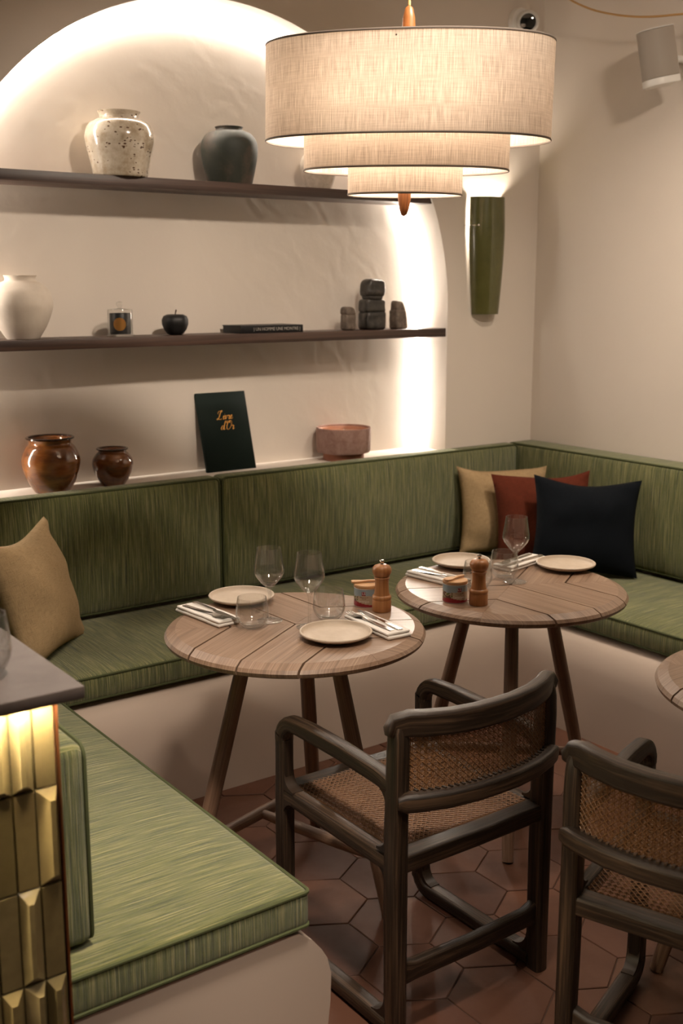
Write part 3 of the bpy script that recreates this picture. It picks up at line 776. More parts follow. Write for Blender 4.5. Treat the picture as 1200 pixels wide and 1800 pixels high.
def on_cyl(me, rad, th0, z0):
    """wrap a flat text mesh on a cylinder"""
    for v in me.vertices:
        th = th0+v.co.x/rad; r = rad+.0003+v.co.z; v.co = Vector((r*math.cos(th), r*math.sin(th), z0+v.co.y))
def make_tin(loc, face, label):
    root = thing('salt_tin', label, 'tin', loc, 0, 'small salt tins')
    RT, HT = .0355, .054
    bm = lathe([(0, 0), (RT-.001, 0), (RT-.0003, .0008), (RT-.0004, .002), (RT-.0004, HT-.002), (RT+.0006, HT-.001), (RT, HT), (RT-.003, HT), (RT-.003, HT-.004), (0, HT-.004)], 48)
    obj('can', bm, M['tin_metal'], root)
    bm = bmesh.new(); nt, nz = 96, 26; vs = [[bm.verts.new((RT*math.cos(2*PI*i/nt), RT*math.sin(2*PI*i/nt), .002+(HT-.004)*k/nz)) for i in range(nt)] for k in range(nz+1)]
    for k in range(nz):
        for i in range(nt):
            f = bm.faces.new((vs[k][i], vs[k][(i+1) % nt], vs[k+1][(i+1) % nt], vs[k+1][i]))
            th = (2*PI*(i+.5)/nt-face+PI) % (2*PI)-PI; z = (k+.5)/nz   # th grows to the right of the label
            nv = noise.noise(Vector((th*3.2, z*7, 1.3)))
            wave = .20+.07*math.sin(th*2.2+2.6)
            if z < wave: mi = 2
            elif z > .62+.03*math.sin(th*3): mi = 0
            elif th < -.18 and nv > .10: mi = 4
            elif th < -.18 and nv < -.18: mi = 3
            else: mi = 1
            if .18 < th < .52 and .66 < z < .90: mi = 5
            f.material_index = mi
    obj('label_band', bm, [M['tin_blue'], M['tin_cream'], M['tin_red'], M['tin_green'], M['tin_brown'], M['tin_logo']], root)
    for body, size, th, z, mt in (('LS', .0105, .35, .0412, 'white_print'), ('FLEUR DE SEL', .0042, .38, .0300, 'tin_print'), ('DE MER', .0036, .38, .0258, 'tin_print'), ('Camargue', .0085, .30, .0185, 'white_print')):
        me = text_mesh(body, size); on_cyl(me, RT, face+th, z); obj('lettering', me, M[mt], root, smooth=False)
    bm = lathe([(0, HT-.003), (RT-.0045, HT-.003), (RT-.0045, HT+.0005), (RT+.0002, HT+.0006), (RT+.0008, HT+.002), (RT+.0008, HT+.0075), (RT-.0006, HT+.0092), (0, HT+.0095)], 48); uv_axis(bm, 0)
    obj('lid', bm, M['cork'], root)
    return root, HT+.0097
tin1, lh = make_tin((1.868, 2.447, TZ), math.radians(-160), 'small salt tin with wooden lid on the left table behind the mill')
tin2, lh = make_tin((2.100, 2.330, TZ), math.radians(-132), 'small salt tin with wooden lid on the right table left of the mill')
def make_spatula():
    bm = bmesh.new()
    P = [(-.040, .0035), (-.036, .0052), (-.012, .0050), (.004, .0062), (.016, .0100), (.026, .0112), (.033, .0090), (.0355, .004)]
    top = [bm.verts.new((x, s*w_, .0052+(.0015 if x < 0 else 0))) for s in (1,) for x, w_ in P]+[bm.verts.new((x, -w_, .0052+(.0015 if x < 0 else 0))) for x, w_ in reversed(P)]
    bot = [bm.verts.new((v.co.x, v.co.y, v.co.z-.0048)) for v in top]
    bm.faces.new(top); bm.faces.new(list(reversed(bot)))
    for i in range(len(top)): bm.faces.new((top[i], bot[i], bot[(i+1) % len(top)], top[(i+1) % len(top)]))
    uv_axis(bm, 0); return obj('wooden_spatula', bm, M['cork'])
s1 = make_spatula(); s1.location = (1.866, 2.458, TZ+lh); s1.rotation_euler = (0, 0, math.radians(150)); tag(s1, 'tiny wooden spatula on the lid of the left table tin', 'spatula', 'wooden spatulas on the tins')
s2 = s1.copy(); COL.objects.link(s2); s2.location = (2.098, 2.333, TZ+lh); s2.rotation_euler = (0, 0, math.radians(185)); tag(s2, 'tiny wooden spatula on the lid of the right table tin', 'spatula', 'wooden spatulas on the tins')

# napkins and cutlery
def make_napkin():
    bm = bmesh.new()
    for i, (dx, dy, z0, hz) in enumerate(((0, 0, .0048, .0048), (.002, .001, .0128, .0040))):
        def fn(p, i=i):
            p.z += .0012*noise.noise(Vector((p.x*26, p.y*36, i*5)))+(.0006 if i else 0); p.y += .0016*noise.noise(Vector((p.x*18, 3, i*5)))
            return p
        b2 = rbox(.106-.003*i, .037-.001*i, hz, hz*.95, 10, 4, 1, fn); join(bm, b2, Matrix.Translation((dx, dy, z0)))
    L = uvl(bm)
    for f in bm.faces:
        for lp in f.loops: lp[L].uv = (lp.vert.co.x, lp.vert.co.y)
    return obj('folded_napkin', bm, M['napkin'])
def strip(bm, secs, th=.0018):
    """flat ware: (x, half width, z) sections"""
    rows = []
    for x, h, z in secs: rows.append([bm.verts.new((x, -h, z)), bm.verts.new((x, h, z)), bm.verts.new((x, h*.92, z+th)), bm.verts.new((x, -h*.92, z+th))])
    for A, B in zip(rows, rows[1:]):
        for k in range(4): bm.faces.new((A[k], A[(k+1) % 4], B[(k+1) % 4], B[k]))
    bm.faces.new(rows[0]); bm.faces.new(list(reversed(rows[-1])))
def make_fork():
    root = thing('fork', 'fork', 'fork')
    bm = bmesh.new(); strip(bm, [(-.098, .0070, .0), (-.095, .0082, .0), (-.05, .0062, .001), (0, .0042, .0035), (.028, .0034, .0055)], .0024); obj('handle', bm, M['steel'], root, angle=30)
    bm = bmesh.new(); strip(bm, [(.027, .0034, .0055), (.036, .0060, .005), (.046, .0112, .003), (.058, .0118, .002)])
    for k in range(4):
        y = -.0096+.0064*k; rows = []
        for x, z in ((.057, .002), (.075, .0022), (.092, .0045), (.0965, .006)):
            rows.append([bm.verts.new((x, y+a, z+b)) for a, b in ((-.0016, 0), (.0016, 0), (.0013, .0016), (-.0013, .0016))])
        for A, B in zip(rows, rows[1:]):
            for q in range(4): bm.faces.new((A[q], A[(q+1) % 4], B[(q+1) % 4], B[q]))
        bm.faces.new(list(reversed(rows[-1])))
    obj('tines', bm, M['steel'], root, angle=30); return root
def make_knife():
    root = thing('table_knife', 'knife', 'knife')
    bm = bmesh.new(); strip(bm, [(-.105, .0066, 0), (-.102, .0078, 0), (-.03, .0072, 0), (.0, .0058, .0005)], .0036); obj('handle', bm, M['steel'], root, angle=30)
    bm = bmesh.new(); strip(bm, [(-.001, .0056, .001), (.02, .0085, .001), (.075, .0085, .001), (.095, .006, .001), (.106, .0015, .001)], .0012); obj('blade', bm, M['steel'], root, angle=30)
    return root
nap0, fk0, kn0 = make_napkin(), None, None
settings = [  # napkin centre, direction (deg) of the handles, offsets, words
    ((1.440, 2.605), 95, 'on the left table beside the back plate', 'white folded napkin at the left edge of the left table', 0),
    ((1.753, 2.250), -93, 'on the left table beside the near plate', 'white folded napkin at the right edge of the left table', 1),
    ((2.212, 2.535), 97, 'at the left edge of the right table', 'white folded napkin at the left edge of the right table', 2),
    ((2.556, 2.522), 11, 'on the right table behind the wine glass', 'white folded napkin at the back of the right table', 3)]
for i, ((x, y), ang, where, lab, k) in enumerate(settings):
    o = nap0 if i == 0 else nap0.copy()
    if i: COL.objects.link(o)
    a = math.radians(ang); o.location = (x, y, TZ); o.rotation_euler = (0, 0, a+PI); tag(o, lab, 'napkin', 'folded napkins')
    dx, dy = math.cos(a), math.sin(a)
    for kind, off in (('fork', -.016 if k in (1,) else .014), ('knife', .014 if k in (1,) else -.016)):
        # origin of the ware sits on the napkin; the tips point away from the handle side
        px, py = x-dx*.012-dy*off, y-dy*.012+dx*off
        rz = a+PI+(.05 if kind == 'fork' else -.04)
        labk = ('steel fork on the napkin ' if kind == 'fork' else 'steel knife on the napkin ')+where
        if kind == 'fork':
            if fk0 is None: fk0 = make_fork(); r = fk0; r.location = (px, py, TZ+.0176); r.rotation_euler = (0, 0, rz)
            else: r = dup(fk0, (px, py, TZ+.0176), rz)
        else:
            if kn0 is None: kn0 = make_knife(); r = kn0; r.location = (px, py, TZ+.0176); r.rotation_euler = (0, 0, rz)
            else: r = dup(kn0, (px, py, TZ+.0176), rz)
        tag(r, labk, kind, 'forks on the napkins' if kind == 'fork' else 'knives on the napkins')

# ------------------------------------------------------------------ shelves
Z1, Z2 = 2.025, 1.461
for z, lab in ((Z1, 'upper dark walnut shelf across the arched niche'), (Z2, 'lower dark walnut shelf across the arched niche')):
    h = lambda zz: math.sqrt(max(NR*NR-max(zz-NZ, 0)**2, 0))
    zt, zb = z, z-.037
    xt, xb = h(zt)-.006, h(zb)-.006
    bm = bmesh.new()
    poly = [(NX-xb, zb), (NX+xb, zb), (NX+xt, zt), (NX-xt, zt)]
    prism(bm, poly, YB+.002, YN-.022, 'y', .0015); uv_axis(bm, 0)
    obj('wall_shelf', bm, M['walnut'], label=lab, cat='shelf', group='walnut niche shelves', angle=30)
# LED line in the corner of the niche
bm = bmesh.new(); e = .012
pts = [(NX+NR-e, YN-.009, SILL+.004), (NX+NR-e, YN-.009, 1.25)]+[(NX+(NR-e)*math.cos(PI*i/40), YN-.009, NZ+(NR-e)*math.sin(PI*i/40)) for i in range(41)]+[(NX-NR+e, YN-.009, 1.25), (NX-NR+e, YN-.009, SILL+.004)]
tube(bm, pts, .0055, 6, up=(0, 1, 0)); obj('led_strip', bm, M['led'], label='glowing light strip following the inner edge of the arched niche', cat='light strip')

# ------------------------------------------------------------------ vases and ornaments
def vase(name, prof, loc, mat, label, cat, n=56, spl=6, rim=None, group=None):
    pr = [(max(p.x, 0), p.y) for p in spline([(r, z, 0) for r, z in prof], spl)]
    rt, zt = pr[-1]
    pr = [(0, pr[0][1])]+pr+[(rt-.004, zt+.001), (rt-.009, zt-.003)]+[(max(r-.010, .01), z) for r, z in reversed(pr[len(pr)//4:-3])]+[(0, pr[len(pr)//4][1])]
    bm = lathe(pr, n)
    if rim is None: return obj(name, bm, mat, loc=loc, label=label, cat=cat, group=group, angle=70)
    root = thing(name, label, cat, loc, 0, group); obj('body', bm, mat, root, angle=70)
    b2 = bmesh.new(); tube(b2, [(rim[0]*math.cos(2*PI*i/40), rim[0]*math.sin(2*PI*i/40), rim[1]) for i in range(40)], (rim[2], rim[2]*.8), 8, closed=True); obj('rim', b2, M['brown_rim'], root)
    return root
vase('ceramic_vase', [(.094, 0), (.098, .01), (.108, .06), (.121, .115), (.122, .145), (.110, .178), (.088, .194), (.073, .199), (.068, .206), (.071, .216), (.077, .224)], (1.815, 3.842, Z1), M['speckle'], 'speckled cream glazed vase at the left of the upper shelf', 'vase')
vase('ceramic_vase', [(.085, 0), (.090, .02), (.103, .08), (.1085, .125), (.104, .158), (.085, .184), (.066, .193), (.055, .196), (.050, .202), (.054, .210)], (2.275, 3.855, Z1), M['darkgreen'], 'dark green-brown stoneware vase on the upper shelf beside the pendant lamp', 'vase')
vase('ceramic_vase', [(.050, 0), (.054, .01), (.066, .045), (.075, .085), (.072, .115), (.060, .135), (.052, .140)], (2.690, 3.855, Z1), M['rough_pot'], 'rough pale clay pot on the upper shelf, mostly hidden by the lamp', 'vase')
vase('ceramic_vase', [(.055, 0), (.062, .010), (.085, .048), (.105, .10), (.108, .13), (.098, .165), (.072, .190), (.056, .198), (.052, .203), (.053, .212), (.057, .218)], (1.428, 3.858, Z2), M['white_clay'], 'round white bisque vase at the left end of the lower shelf', 'vase')
JR = 'brown glazed jars on the niche sill'
vase('glazed_jar', [(.060, 0), (.066, .008), (.090, .05), (.103, .10), (.102, .130), (.088, .162), (.077, .174), (.074, .180), (.078, .190), (.083, .197)], (1.500, 3.842, SILL), M['brown_glaze'], 'large brown glazed jar on the sill at the left', 'jar', rim=(.081, .197, .0055), group=JR)
vase('glazed_jar', [(.042, 0), (.047, .007), (.066, .040), (.076, .075), (.073, .098), (.060, .118), (.053, .125), (.052, .129), (.056, .135)], (1.742, 3.850, SILL), M['brown_glaze'], 'small brown glazed jar on the sill right of the large jar', 'jar', rim=(.055, .136, .0045), group=JR)

root = thing('candle_bowl', 'terracotta candle bowl on a narrow foot at the right of the sill', 'candle', (2.815, 3.855, SILL))
bm = lathe([(0, .0), (.086, 0), (.088, .002), (.088, .034), (0, .034)], 48); obj('foot', bm, M['terra_pot'], root)
bm = lathe([(0, .030), (.094, .030), (.112, .034), (.116, .042), (.118, .120), (.1175, .137), (.114, .1395), (.109, .137), (.107, .115), (0, .112)], 56)
obj('bowl', bm, M['terra_pale'], root); bm = lathe([(.1085, .1365), (.1155, .1395), (.1085, .132), (.1065, .118), (0, .118)], 48); obj('wax', bm, M['wax'], root)
bm = bmesh.new(); tube(bm, [(0, 0, .116), (.001, 0, .124), (.003, .001, .131)], .0017, 6); obj('wick', bm, M['white_print'], root)

# candle under a glass dome
root = thing('candle_jar', 'black scented candle with a gold disc under a glass dome', 'candle', (1.792, 3.845, Z2))
bm = lathe([(0, .001), (.050, .001), (.052, .004), (.050, .0075), (.036, .009), (0, .009)], 40); obj('glass_base', bm, M['dome_glass'], root)
bm = lathe([(0, .0095), (.036, .0095), (.0385, .012), (.0385, .083), (.037, .085), (.034, .083), (.034, .07), (0, .07)], 40); obj('candle_cup', bm, M['bookblack'], root)
bm = lathe([(.0455, .0095), (.0455, .094), (.0435, .099), (.012, .1015), (.0075, .103), (.006, .106), (.0105, .111), (.0125, .117), (.0105, .124), (0, .1275)]+[(0, .1005), (.0425, .0975), (.0440, .093), (.0440, .0095), (.0455, .0095)], 40); obj('glass_dome', bm, M['dome_glass'], root)
bm = bmesh.new(); nd = 28; cen = []
fa = math.radians(-118); rd = .0235
for i in range(9):
    row = []
    for j in range(9):
        u, v = (i/4-1), (j/4-1); q = max(abs(u), abs(v)); l_ = math.hypot(u, v) or 1; u2, v2 = (u/l_*q, v/l_*q)
        th = fa+u2*rd/.0388; row.append(bm.verts.new((.0390*math.cos(th), .0390*math.sin(th), .045+v2*rd)))
    cen.append(row)
for i in range(8):
    for j in range(8): bm.faces.new((cen[i][j], cen[i+1][j], cen[i+1][j+1], cen[i][j+1]))
obj('gold_disc', bm, M['gold'], root)
# black apple
root = thing('apple_ornament', 'matt black apple ornament with a short stem on the lower shelf', 'ornament', (2.022, 3.852, Z2))
bm = lathe([(0, .004), (.010, .003), (.022, .0008), (.030, .004), (.042, .020), (.0495, .040), (.050, .056), (.044, .070), (.030, .0765), (.016, .074), (.006, .066), (0, .063)], 40)
for v in bm.verts:
    a = math.atan2(v.co.y, v.co.x); k = 1+.03*math.cos(5*a); v.co.x *= k; v.co.y *= k
obj('body', bm, M['black'], root, angle=80)
bm = bmesh.new(); tube(bm, [(0, 0, .060), (.001, 0, .078), (.005, 0, .094)], [.002, .0021, .0028], 8); obj('stem', bm, M['stem'], root)
# lying book
root = thing('coffee_table_book', 'thin black book lying flat on the lower shelf, spine to the room', 'book', (2.425, 3.872, Z2))
bm = bmesh.new(); bbox(bm, (-.146, -.072, 0), (.146, .072, .0035), .001); bbox(bm, (-.146, -.072, .0265), (.146, .072, .030), .001); bbox(bm, (-.146, -.0735, 0), (.146, -.0695, .030), .0012); obj('cover', bm, M['bookblack'], root)
bm = bmesh.new(); box(bm, (-.143, -.069, .0036), (.143, .069, .0264)); obj('pages', bm, M['bookblack'], root, smooth=False)
me = text_mesh('| UN HOMME UNE MONTRE |', .0195); xs_ = [v.co.x for v in me.vertices]; k = .218/(max(xs_)-min(xs_))
me.transform(Matrix.Translation((.022, -.0738, .0152)) @ Matrix.Rotation(PI/2, 4, 'X') @ Matrix.Diagonal((k, .9, 1, 1))); obj('lettering', me, M['silverprint'], root, smooth=False)
# carved stone figures
def figure(name, blocks, loc, rz, mat, label, seed):
    bm = bmesh.new()
    for (hx, hy, z0, z1, r, taper, lean) in blocks:
        hz = (z1-z0)/2
        def fn(p):
            t = p.z/hz; p.x *= 1-taper*t; p.y *= 1-taper*.6*t; p.x += lean*(t+1)/2
            n = noise.noise_vector(Vector((p.x*28+seed, p.y*28, (p.z+z0)*28)))*.0035; return p+n
        join(bm, rbox(hx, hy, hz, r, 6, 5, 6, fn), Matrix.Translation((0, 0, (z0+z1)/2)))
    return obj(name, bm, mat, loc=loc, rot=(0, 0, rz), label=label, cat='figurine', group='carved stone figures on the lower shelf', angle=50)
figure('stone_figure', [(.029, .024, 0, .070, .012, -.0, .0), (.0275, .024, .062, .096, .012, .12, -.005)], (2.836, 3.85, Z2), .1, M['stone2'], 'small brown carved stone figure left of the tall one', 1)
figure('stone_figure', [(.050, .040, 0, .078, .014, .03, 0), (.048, .039, .072, .128, .012, .02, 0), (.038, .032, .12, .150, .012, -.1, .002), (.048, .040, .136, .212, .022, .06, .004)], (2.962, 3.85, Z2), -.1, M['stone'], 'tall dark carved stone figure of stacked blocks, between two small ones', 2)
figure('stone_figure', [(.034, .026, 0, .082, .010, .10, -.004), (.0255, .022, .074, .120, .011, .20, -.008)], (3.108, 3.852, Z2), .15, M['stone2'], 'brown carved stone figure nearest the right end of the lower shelf', 3)

# guest book leaning in the niche
root = thing('guest_book', 'dark green guest book with gold script leaning on the niche wall', 'book', (2.272, 3.872, SILL), rot=(math.radians(-15.5), 0, 0))
bm = bmesh.new(); bbox(bm, (-.113, 0, 0), (.113, .0035, .322), .0012); bbox(bm, (-.113, .0125, 0), (.113, .016, .322), .0012); bbox(bm, (-.1135, 0, 0), (-.1095, .016, .322), .0012); obj('cover', bm, M['bookgreen'], root)
bm = bmesh.new(); box(bm, (-.109, .0036, .003), (.110, .0124, .319)); obj('pages', bm, M['paper'], root, smooth=False)
def script(strokes, x0, z0, s, wmax=.00125):
    bm = bmesh.new()
    for st in strokes:
        pts = spline([(x, y, 0) for x, y in st], 6); P = []; rad = []
        for i, p in enumerate(pts):
            a = pts[min(i+1, len(pts)-1)]-pts[max(i-1, 0)]
            dn = abs(a.y)/(a.length+1e-6) if a.y < 0 else .15     # down strokes are thick
            rad.append((wmax*(.42+.75*dn), .0004)); P.append((x0+(p.x*1.08+p.y*.30)*s, -.0003, z0+p.y*s))
        tube(bm, P, rad, 6, up=(0, 1, 0))
    return bm
LIVRE = [[(.12, .60), (.05, .74), (.14, .92), (.34, .97), (.50, .99)],
         [(.44, .82), (.54, .97), (.44, 1.0), (.36, .80), (.28, .42), (.18, .10), (.06, .0), (.0, .06), (.10, .13), (.26, .05), (.44, .0), (.60, .08)],
         [(.70, .22), (.80, .42), (.80, .26), (.78, .08), (.84, .0), (.95, .14)], [(.86, .60), (.87, .63)],
         [(.92, .34), (.99, .44), (1.02, .20), (1.04, .02), (1.14, .14), (1.20, .34), (1.17, .44), (1.22, .36), (1.30, .38)],
         [(1.28, .36), (1.36, .46), (1.40, .38), (1.48, .40), (1.46, .22), (1.46, .06), (1.52, .0), (1.62, .12)],
         [(1.60, .16), (1.74, .28), (1.80, .40), (1.74, .46), (1.65, .34), (1.63, .12), (1.72, .0), (1.84, .08), (1.90, .18)]]
DOR = [[(.30, .36), (.20, .45), (.06, .32), (.02, .10), (.12, .0), (.24, .14), (.34, .46), (.44, 1.0), (.36, .56), (.34, .10), (.40, .0), (.50, .12)],
       [(.62, .98), (.60, .86), (.55, .76)],
       [(1.02, .86), (.92, .98), (.76, .80), (.66, .42), (.72, .08), (.90, .0), (1.10, .22), (1.20, .62), (1.12, .92), (.98, .96), (.92, .82), (1.02, .72)],
       [(1.26, .34), (1.34, .46), (1.40, .38), (1.48, .42), (1.46, .22), (1.44, .06), (1.50, .0), (1.60, .14)]]
obj('lettering', script(LIVRE, -.036, .210, .036), M['gold'], root)
obj('lettering', script(DOR, -.024, .168, .036), M['gold'], root)

# ------------------------------------------------------------------ wall sconce, camera, speaker, cord
root = thing('wall_sconce', 'tall olive green ceramic wall sconce glowing at its top', 'sconce', (3.522, YB, 0))
bm = bmesh.new(); rows = []
for k in range(15):
    t = k/14; z = 1.52+.507*t; r = .070+.0245*math.sin(min(1, t*1.25)*PI/2)-.004*max(0, t-.7)/.3; dx = (1-t)*.006
    for inner in (0, 1):
        rr = r-.006*inner
        rows.append([bm.verts.new((dx+rr*math.cos(a), -.007-rr*.88*math.sin(a), z)) for a in [PI*i/24 for i in range(25)]])
O, I = rows[0::2], rows[1::2]
for A in (O, I):
    for a, b in zip(A, A[1:]):
        for i in range(24): bm.faces.new((a[i], a[i+1], b[i+1], b[i]))
for a, b in ((O[0], I[0]), (O[-1], I[-1])):
    for i in range(24): bm.faces.new((a[i], a[i+1], b[i+1], b[i]))
for i in (0, 24):
    for k in range(14): bm.faces.new((O[k][i], O[k+1][i], I[k+1][i], I[k][i]))
bm.faces.new(I[0])
obj('shade', bm, M['sconce'], root, angle=60)
bm = bmesh.new(); bbox(bm, (-.03, -.014, 1.72), (.03, -.0005, 1.90), .003); obj('wall_plate', bm, M['white_plastic'], root)
bm = lathe([(0, 1.905), (.010, 1.91), (.013, 1.925), (.013, 1.965), (.009, 1.975), (0, 1.978)], 16, center=(0, -.045, 0)); obj('bulb', bm, M['sconce_bulb'], root)
bm = bmesh.new(); tube(bm, [(0, -.013, 1.86), (0, -.045, 1.87), (0, -.045, 1.906)], .008, 10); obj('bulb_holder', bm, M['white_plastic'], root)
bm = bmesh.new(); tube(bm, [(-.118, -.001, 1.905), (-.112, -.02, 1.905), (-.085, -.036, 1.905), (-.078, -.050, 1.905)], .0014, 6); b2 = lathe([(0, -.005), (.004, -.004), (.0052, 0), (.004, .004), (0, .005)], 10); join(bm, b2, Matrix.Translation((-.078, -.053, 1.905))); obj('screw', bm, M['steel'], root)

root = thing('security_camera', 'white dome security camera with a black lens high on the wall', 'camera', (3.700, YB-.0005, 2.772))
bm = lathe([(0, 0), (.062, 0), (.062, .018), (.058, .026), (.040, .030), (0, .030)], 40); bm.transform(Matrix.Rotation(PI/2, 4, 'X')); obj('mount', bm, M['white_plastic'], root)
aim = Vector((-.62, -.72, -.16)).normalized(); q = Vector((0, 0, 1)).rotation_difference(aim).to_matrix().to_4x4()
bm = lathe([(0, -.048), (.025, -.042), (.044, -.022), (.051, 0), (.0475, .020), (.041, .032), (.0385, .0335), (.0375, .030), (0, .030)], 40); bm.transform(Matrix.Translation((.004, -.052, -.004)) @ q); obj('ball', bm, M['white_plastic'], root)
bm = lathe([(0, .036), (.020, .0355), (.033, .033), (.0345, .0302), (0, .0302)], 36); bm.transform(Matrix.Translation((.004, -.052, -.004)) @ q); obj('lens', bm, M['lens'], root)

root = thing('wall_speaker', 'pale grey tilted loudspeaker bracketed on the right wall', 'speaker', (XR-.0005, 2.97, 2.515), 0)
rot = Matrix.Translation((-.150, .035, -.005)) @ Matrix.Scale(.90, 4) @ Matrix.Rotation(math.radians(-30), 4, 'Z') @ Matrix.Rotation(math.radians(-11), 4, 'Y')
bm = rbox(.065, .074, .088, .040, 3, 3, 4); bm.transform(rot @ Matrix.Translation((0, 0, .022))); 
bm2 = bmesh.new()
def dshape(z0, z1, k=1.0):
    poly = [(x*k, y*k) for x, y in [(.060, -.070), (.060, .070)]+[(.0+.068*math.cos(math.radians(a))*1.1-.005, .074*math.sin(math.radians(a))) for a in range(95, 266, 10)]]
    b = bmesh.new(); prism(b, poly, z0, z1, 'z', .004); return b
bm.free(); bm = dshape(-.082, .115, .985); bm.transform(rot); obj('grille', bm, M['grille'], root)
for za, zb in ((-.112, -.082), (.115, .121)):
    bm = dshape(za, zb); bm.transform(rot); obj('housing', bm, M['white_plastic'], root)
bm = bmesh.new(); tube(bm, [(0, 0, .0), (-.05, .005, 0), (-.10, .02, -.002)], .014, 10); bbox(bm, (-.006, -.03, -.055), (0, .03, .055), .002); obj('bracket', bm, M['white_plastic'], root)

bm = bmesh.new(); pts = spline([(3.60, 3.62, 2.995), (3.66, 3.49, 2.84), (3.69, 3.38, 2.767), (3.70, 3.25, 2.717), (3.70, 3.10, 2.679), (3.70, 2.95, 2.658), (3.70, 2.80, 2.652), (3.70, 2.55, 2.70), (3.70, 2.3, 2.82), (3.70, 2.15, 2.995)], 6)
tube(bm, pts, .0042, 8); obj('cable', bm, M['cord'], label='brown textile cable swagged below the ceiling at the top right', cat='cable')

# ------------------------------------------------------------------ pendant lamp
PA = math.radians(-39-9)            # long axis direction of the oval shades
root = thing('pendant_lamp', 'large oval three-tier linen pendant lamp with orange wooden rod', 'pendant lamp', (1.926-.026*math.cos(PA), 2.372-.026*math.sin(PA), 0), rot=(0, math.radians(.9), PA))
def stadium(hl, hd, n=72, e=2.25):
    out = []
    for i in range(n):
        a = 2*PI*i/n; c, d = math.cos(a), math.sin(a)
        out.append((hl*math.copysign(abs(c)**(2/e), c), hd*math.copysign(abs(d)**(2/e), d)))
    return out
for hl, hd, z0, z1 in ((.373, .190, 2.010, 2.252), (.270, .135, 1.936, 2.045), (.151, .085, 1.875, 1.998)):
    P = stadium(hl, hd); m = len(P); bm = bmesh.new(); L = uvl(bm)
    acc = [0]
    for i in range(m): acc.append(acc[-1]+math.dist(P[i], P[(i+1) % m]))
    nz = 4; rows = [[bm.verts.new((x, y, z0+(z1-z0)*k/nz)) for x, y in P] for k in range(nz+1)]
    for k in range(nz):
        for i in range(m):
            f = bm.faces.new((rows[k][i], rows[k][(i+1) % m], rows[k+1][(i+1) % m], rows[k+1][i]))
            for lp, (uu, vv) in zip(f.loops, ((i, k), (i+1, k), (i+1, k+1), (i, k+1))): lp[L].uv = (acc[uu], (z1-z0)*vv/nz)
    sh = obj('shade', bm, M['shade'], root, angle=60)
    for z in (z0+.002, z1-.002):
        bm = bmesh.new(); tube(bm, [(x, y, z) for x, y in P], (.0016, .0028), 6, closed=True); obj('binding', bm, M['rim'], sh)
bm = bmesh.new()
for (hl, hd, z) in ((.373, .190, 2.235), (.270, .135, 2.03), (.151, .085, 1.985)):
    tube(bm, [(-hl, 0, z), (hl, 0, z)], .0022, 6); tube(bm, [(0, -hd, z), (0, hd, z)], .0022, 6)
obj('spoke_frame', bm, M['steel'], root)
bm = bmesh.new()
pr = [(.0005, 1.822), (.006, 1.826), (.010, 1.84), (.0135, 1.865), (.0145, 1.90), (.0148, 2.1), (.0145, 2.27), (.0125, 2.315), (.008, 2.338), (.0005, 2.345)]
lathe(pr, 18, bm, sx=1.25, sy=.8); uv_axis(bm, 2); obj('rod', bm, M['lampwood'], root)
bm = bmesh.new(); tube(bm, [(0, 0, 2.343), (0, 0, 2.6), (0, 0, 2.999)], .0038, 8); obj('cord', bm, M['cord'], root)
for sx in (-1, 1):
    bm = bmesh.new(); tube(bm, [(sx*.012, 0, 2.125), (sx*.07, 0, 2.125)], .011, 10); obj('socket', bm, M['white_plastic'], root)
    bm = lathe([(0, -.03), (.016, -.022), (.027, 0), (.029, .018), (.022, .038), (.012, .05), (0, .05)], 14); bm.transform(Matrix.Translation((sx*.117, 0, 2.125)) @ Matrix.Rotation(-sx*PI/2, 4, 'Y')); obj('bulb', bm, M['bulb'], root)
    bm = lathe([(0, -.014), (.011, -.010), (.015, 0), (.011, .010), (0, .014)], 12); bm.transform(Matrix.Translation((sx*.062, 0, 1.965))); obj('bulb', bm, M['bulb'], root)

# ------------------------------------------------------------------ bar in the left foreground
FY = 1.52; BX = .580; CT = 1.068
root = thing('bar_counter', 'tiled olive green bar with grey stone top in the left foreground', 'bar', (0, 0, 0))
bm = bmesh.new(); box(bm, (-1.4, FY, 0), (BX-.004, 3.02, CT-.0205)); obj('bar_body', bm, M['bar_grout'], root, smooth=False)
bm = bmesh.new(); bbox(bm, (-1.5, FY-.045, CT-.020), (BX+.030, 3.05, CT), .0025); obj('countertop', bm, M['counter'], root)
bm = bmesh.new(); box(bm, (BX-.004, FY-.010, .0), (BX-.0005, FY+.02, CT-.0205)); obj('corner_trim', bm, M['copper'], root, smooth=False, label='thin copper corner trim')
bm = bmesh.new(); box(bm, (-1.4, FY-.037, CT-.0218), (BX-.004, FY-.028, CT-.0205)); obj('light_strip', bm, M['counter_led'], root, smooth=False, label='glowing strip under the counter edge')
TW, TH = .0345, .1560
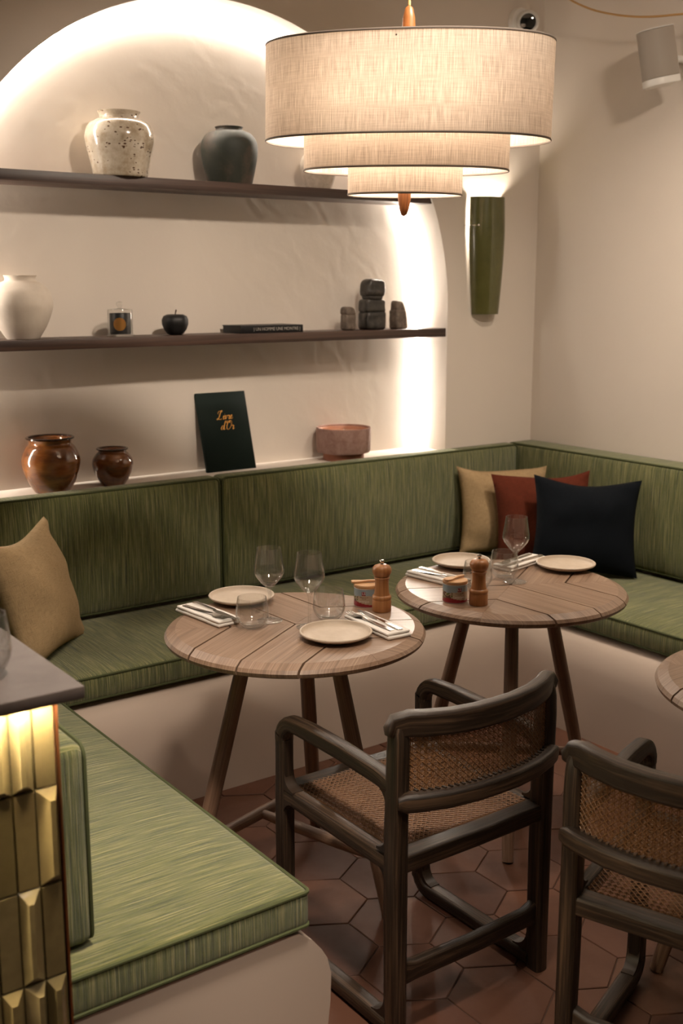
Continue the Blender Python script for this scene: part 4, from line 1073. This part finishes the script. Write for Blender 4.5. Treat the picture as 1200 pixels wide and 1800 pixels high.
def tile_flat():
    bm = bmesh.new(); w_, h_ = TW/2-.0008, TH/2-.001
    A = [bm.verts.new((x, 0, z)) for x, z in ((-w_, -h_), (w_, -h_), (w_, h_), (-w_, h_))]
    B = [bm.verts.new((x*.93, -.008, z*.985)) for x, z in ((-w_, -h_), (w_, -h_), (w_, h_), (-w_, h_))]
    bm.faces.new(B)
    for i in range(4): bm.faces.new((A[i], A[(i+1) % 4], B[(i+1) % 4], B[i]))
    return bm
def tile_prism(peak):
    bm = bmesh.new(); w_, h_ = TW/2-.0008, TH/2-.001; k = .016
    A = [bm.verts.new(p) for p in ((-w_, 0, -h_), (w_, 0, -h_), (w_, 0, h_), (-w_, 0, h_))]
    B = [bm.verts.new(p) for p in ((-w_, -.007, -h_), (w_, -.007, -h_), (w_, -.007, h_), (-w_, -.007, h_))]
    for i in range(4): bm.faces.new((A[i], A[(i+1) % 4], B[(i+1) % 4], B[i]))
    px = peak*w_
    T = [bm.verts.new(p) for p in ((px-.004, -.021, -h_+k), (px+.004, -.021, -h_+k), (px+.004, -.021, h_-k), (px-.004, -.021, h_-k))]
    bm.faces.new(T)
    for i in range(4): bm.faces.new((B[i], B[(i+1) % 4], T[(i+1) % 4], T[i]))
    return bm
protos = []
pat = [[0, 1, 1, 0, 1, 0, 1], [2, 0, 0, 1, 0, 0, 2], [0, 1, 0, 0, 0, 2, 0], [1, 2, 1, 0, 2, 0, 1]]
for row in range(7):
    zc = CT-.0215-.001-TH*(row+.5)+.0 if False else 1.0656-TH*(row+.5)
    zc = .9096+TH*.5-TH*row-.0005
    for cl in range(15):
        kind = pat[row % 4][(cl*1+row*3) % 7] if row > 3 or cl > 6 else pat[row][cl]
        if len(protos) <= 2 and not protos:
            for b in (tile_flat(), tile_prism(-.15), tile_prism(.25)):
                o = obj('tile', b, M['zellige'], root, smooth=False); protos.append(o.data); COL.objects.unlink(o); bpy.data.objects.remove(o)
        o = bpy.data.objects.new('tile', protos[kind]); COL.objects.link(o); o.parent = root
        off = (TW*.0 if row % 2 == 0 else 0)
        o.location = (BX-.006-TW*(cl+.5), FY-.0005, zc); o.rotation_euler = (random.uniform(-.012, .012), 0, random.uniform(-.025, .025))
        if zc+TH/2 > CT-.022: # top row is cut under the counter
            hh = CT-.022-(zc-TH/2); o.scale = (1, 1, hh/TH); o.location.z = zc-TH/2+hh/2

bpy.context.view_layer.update()
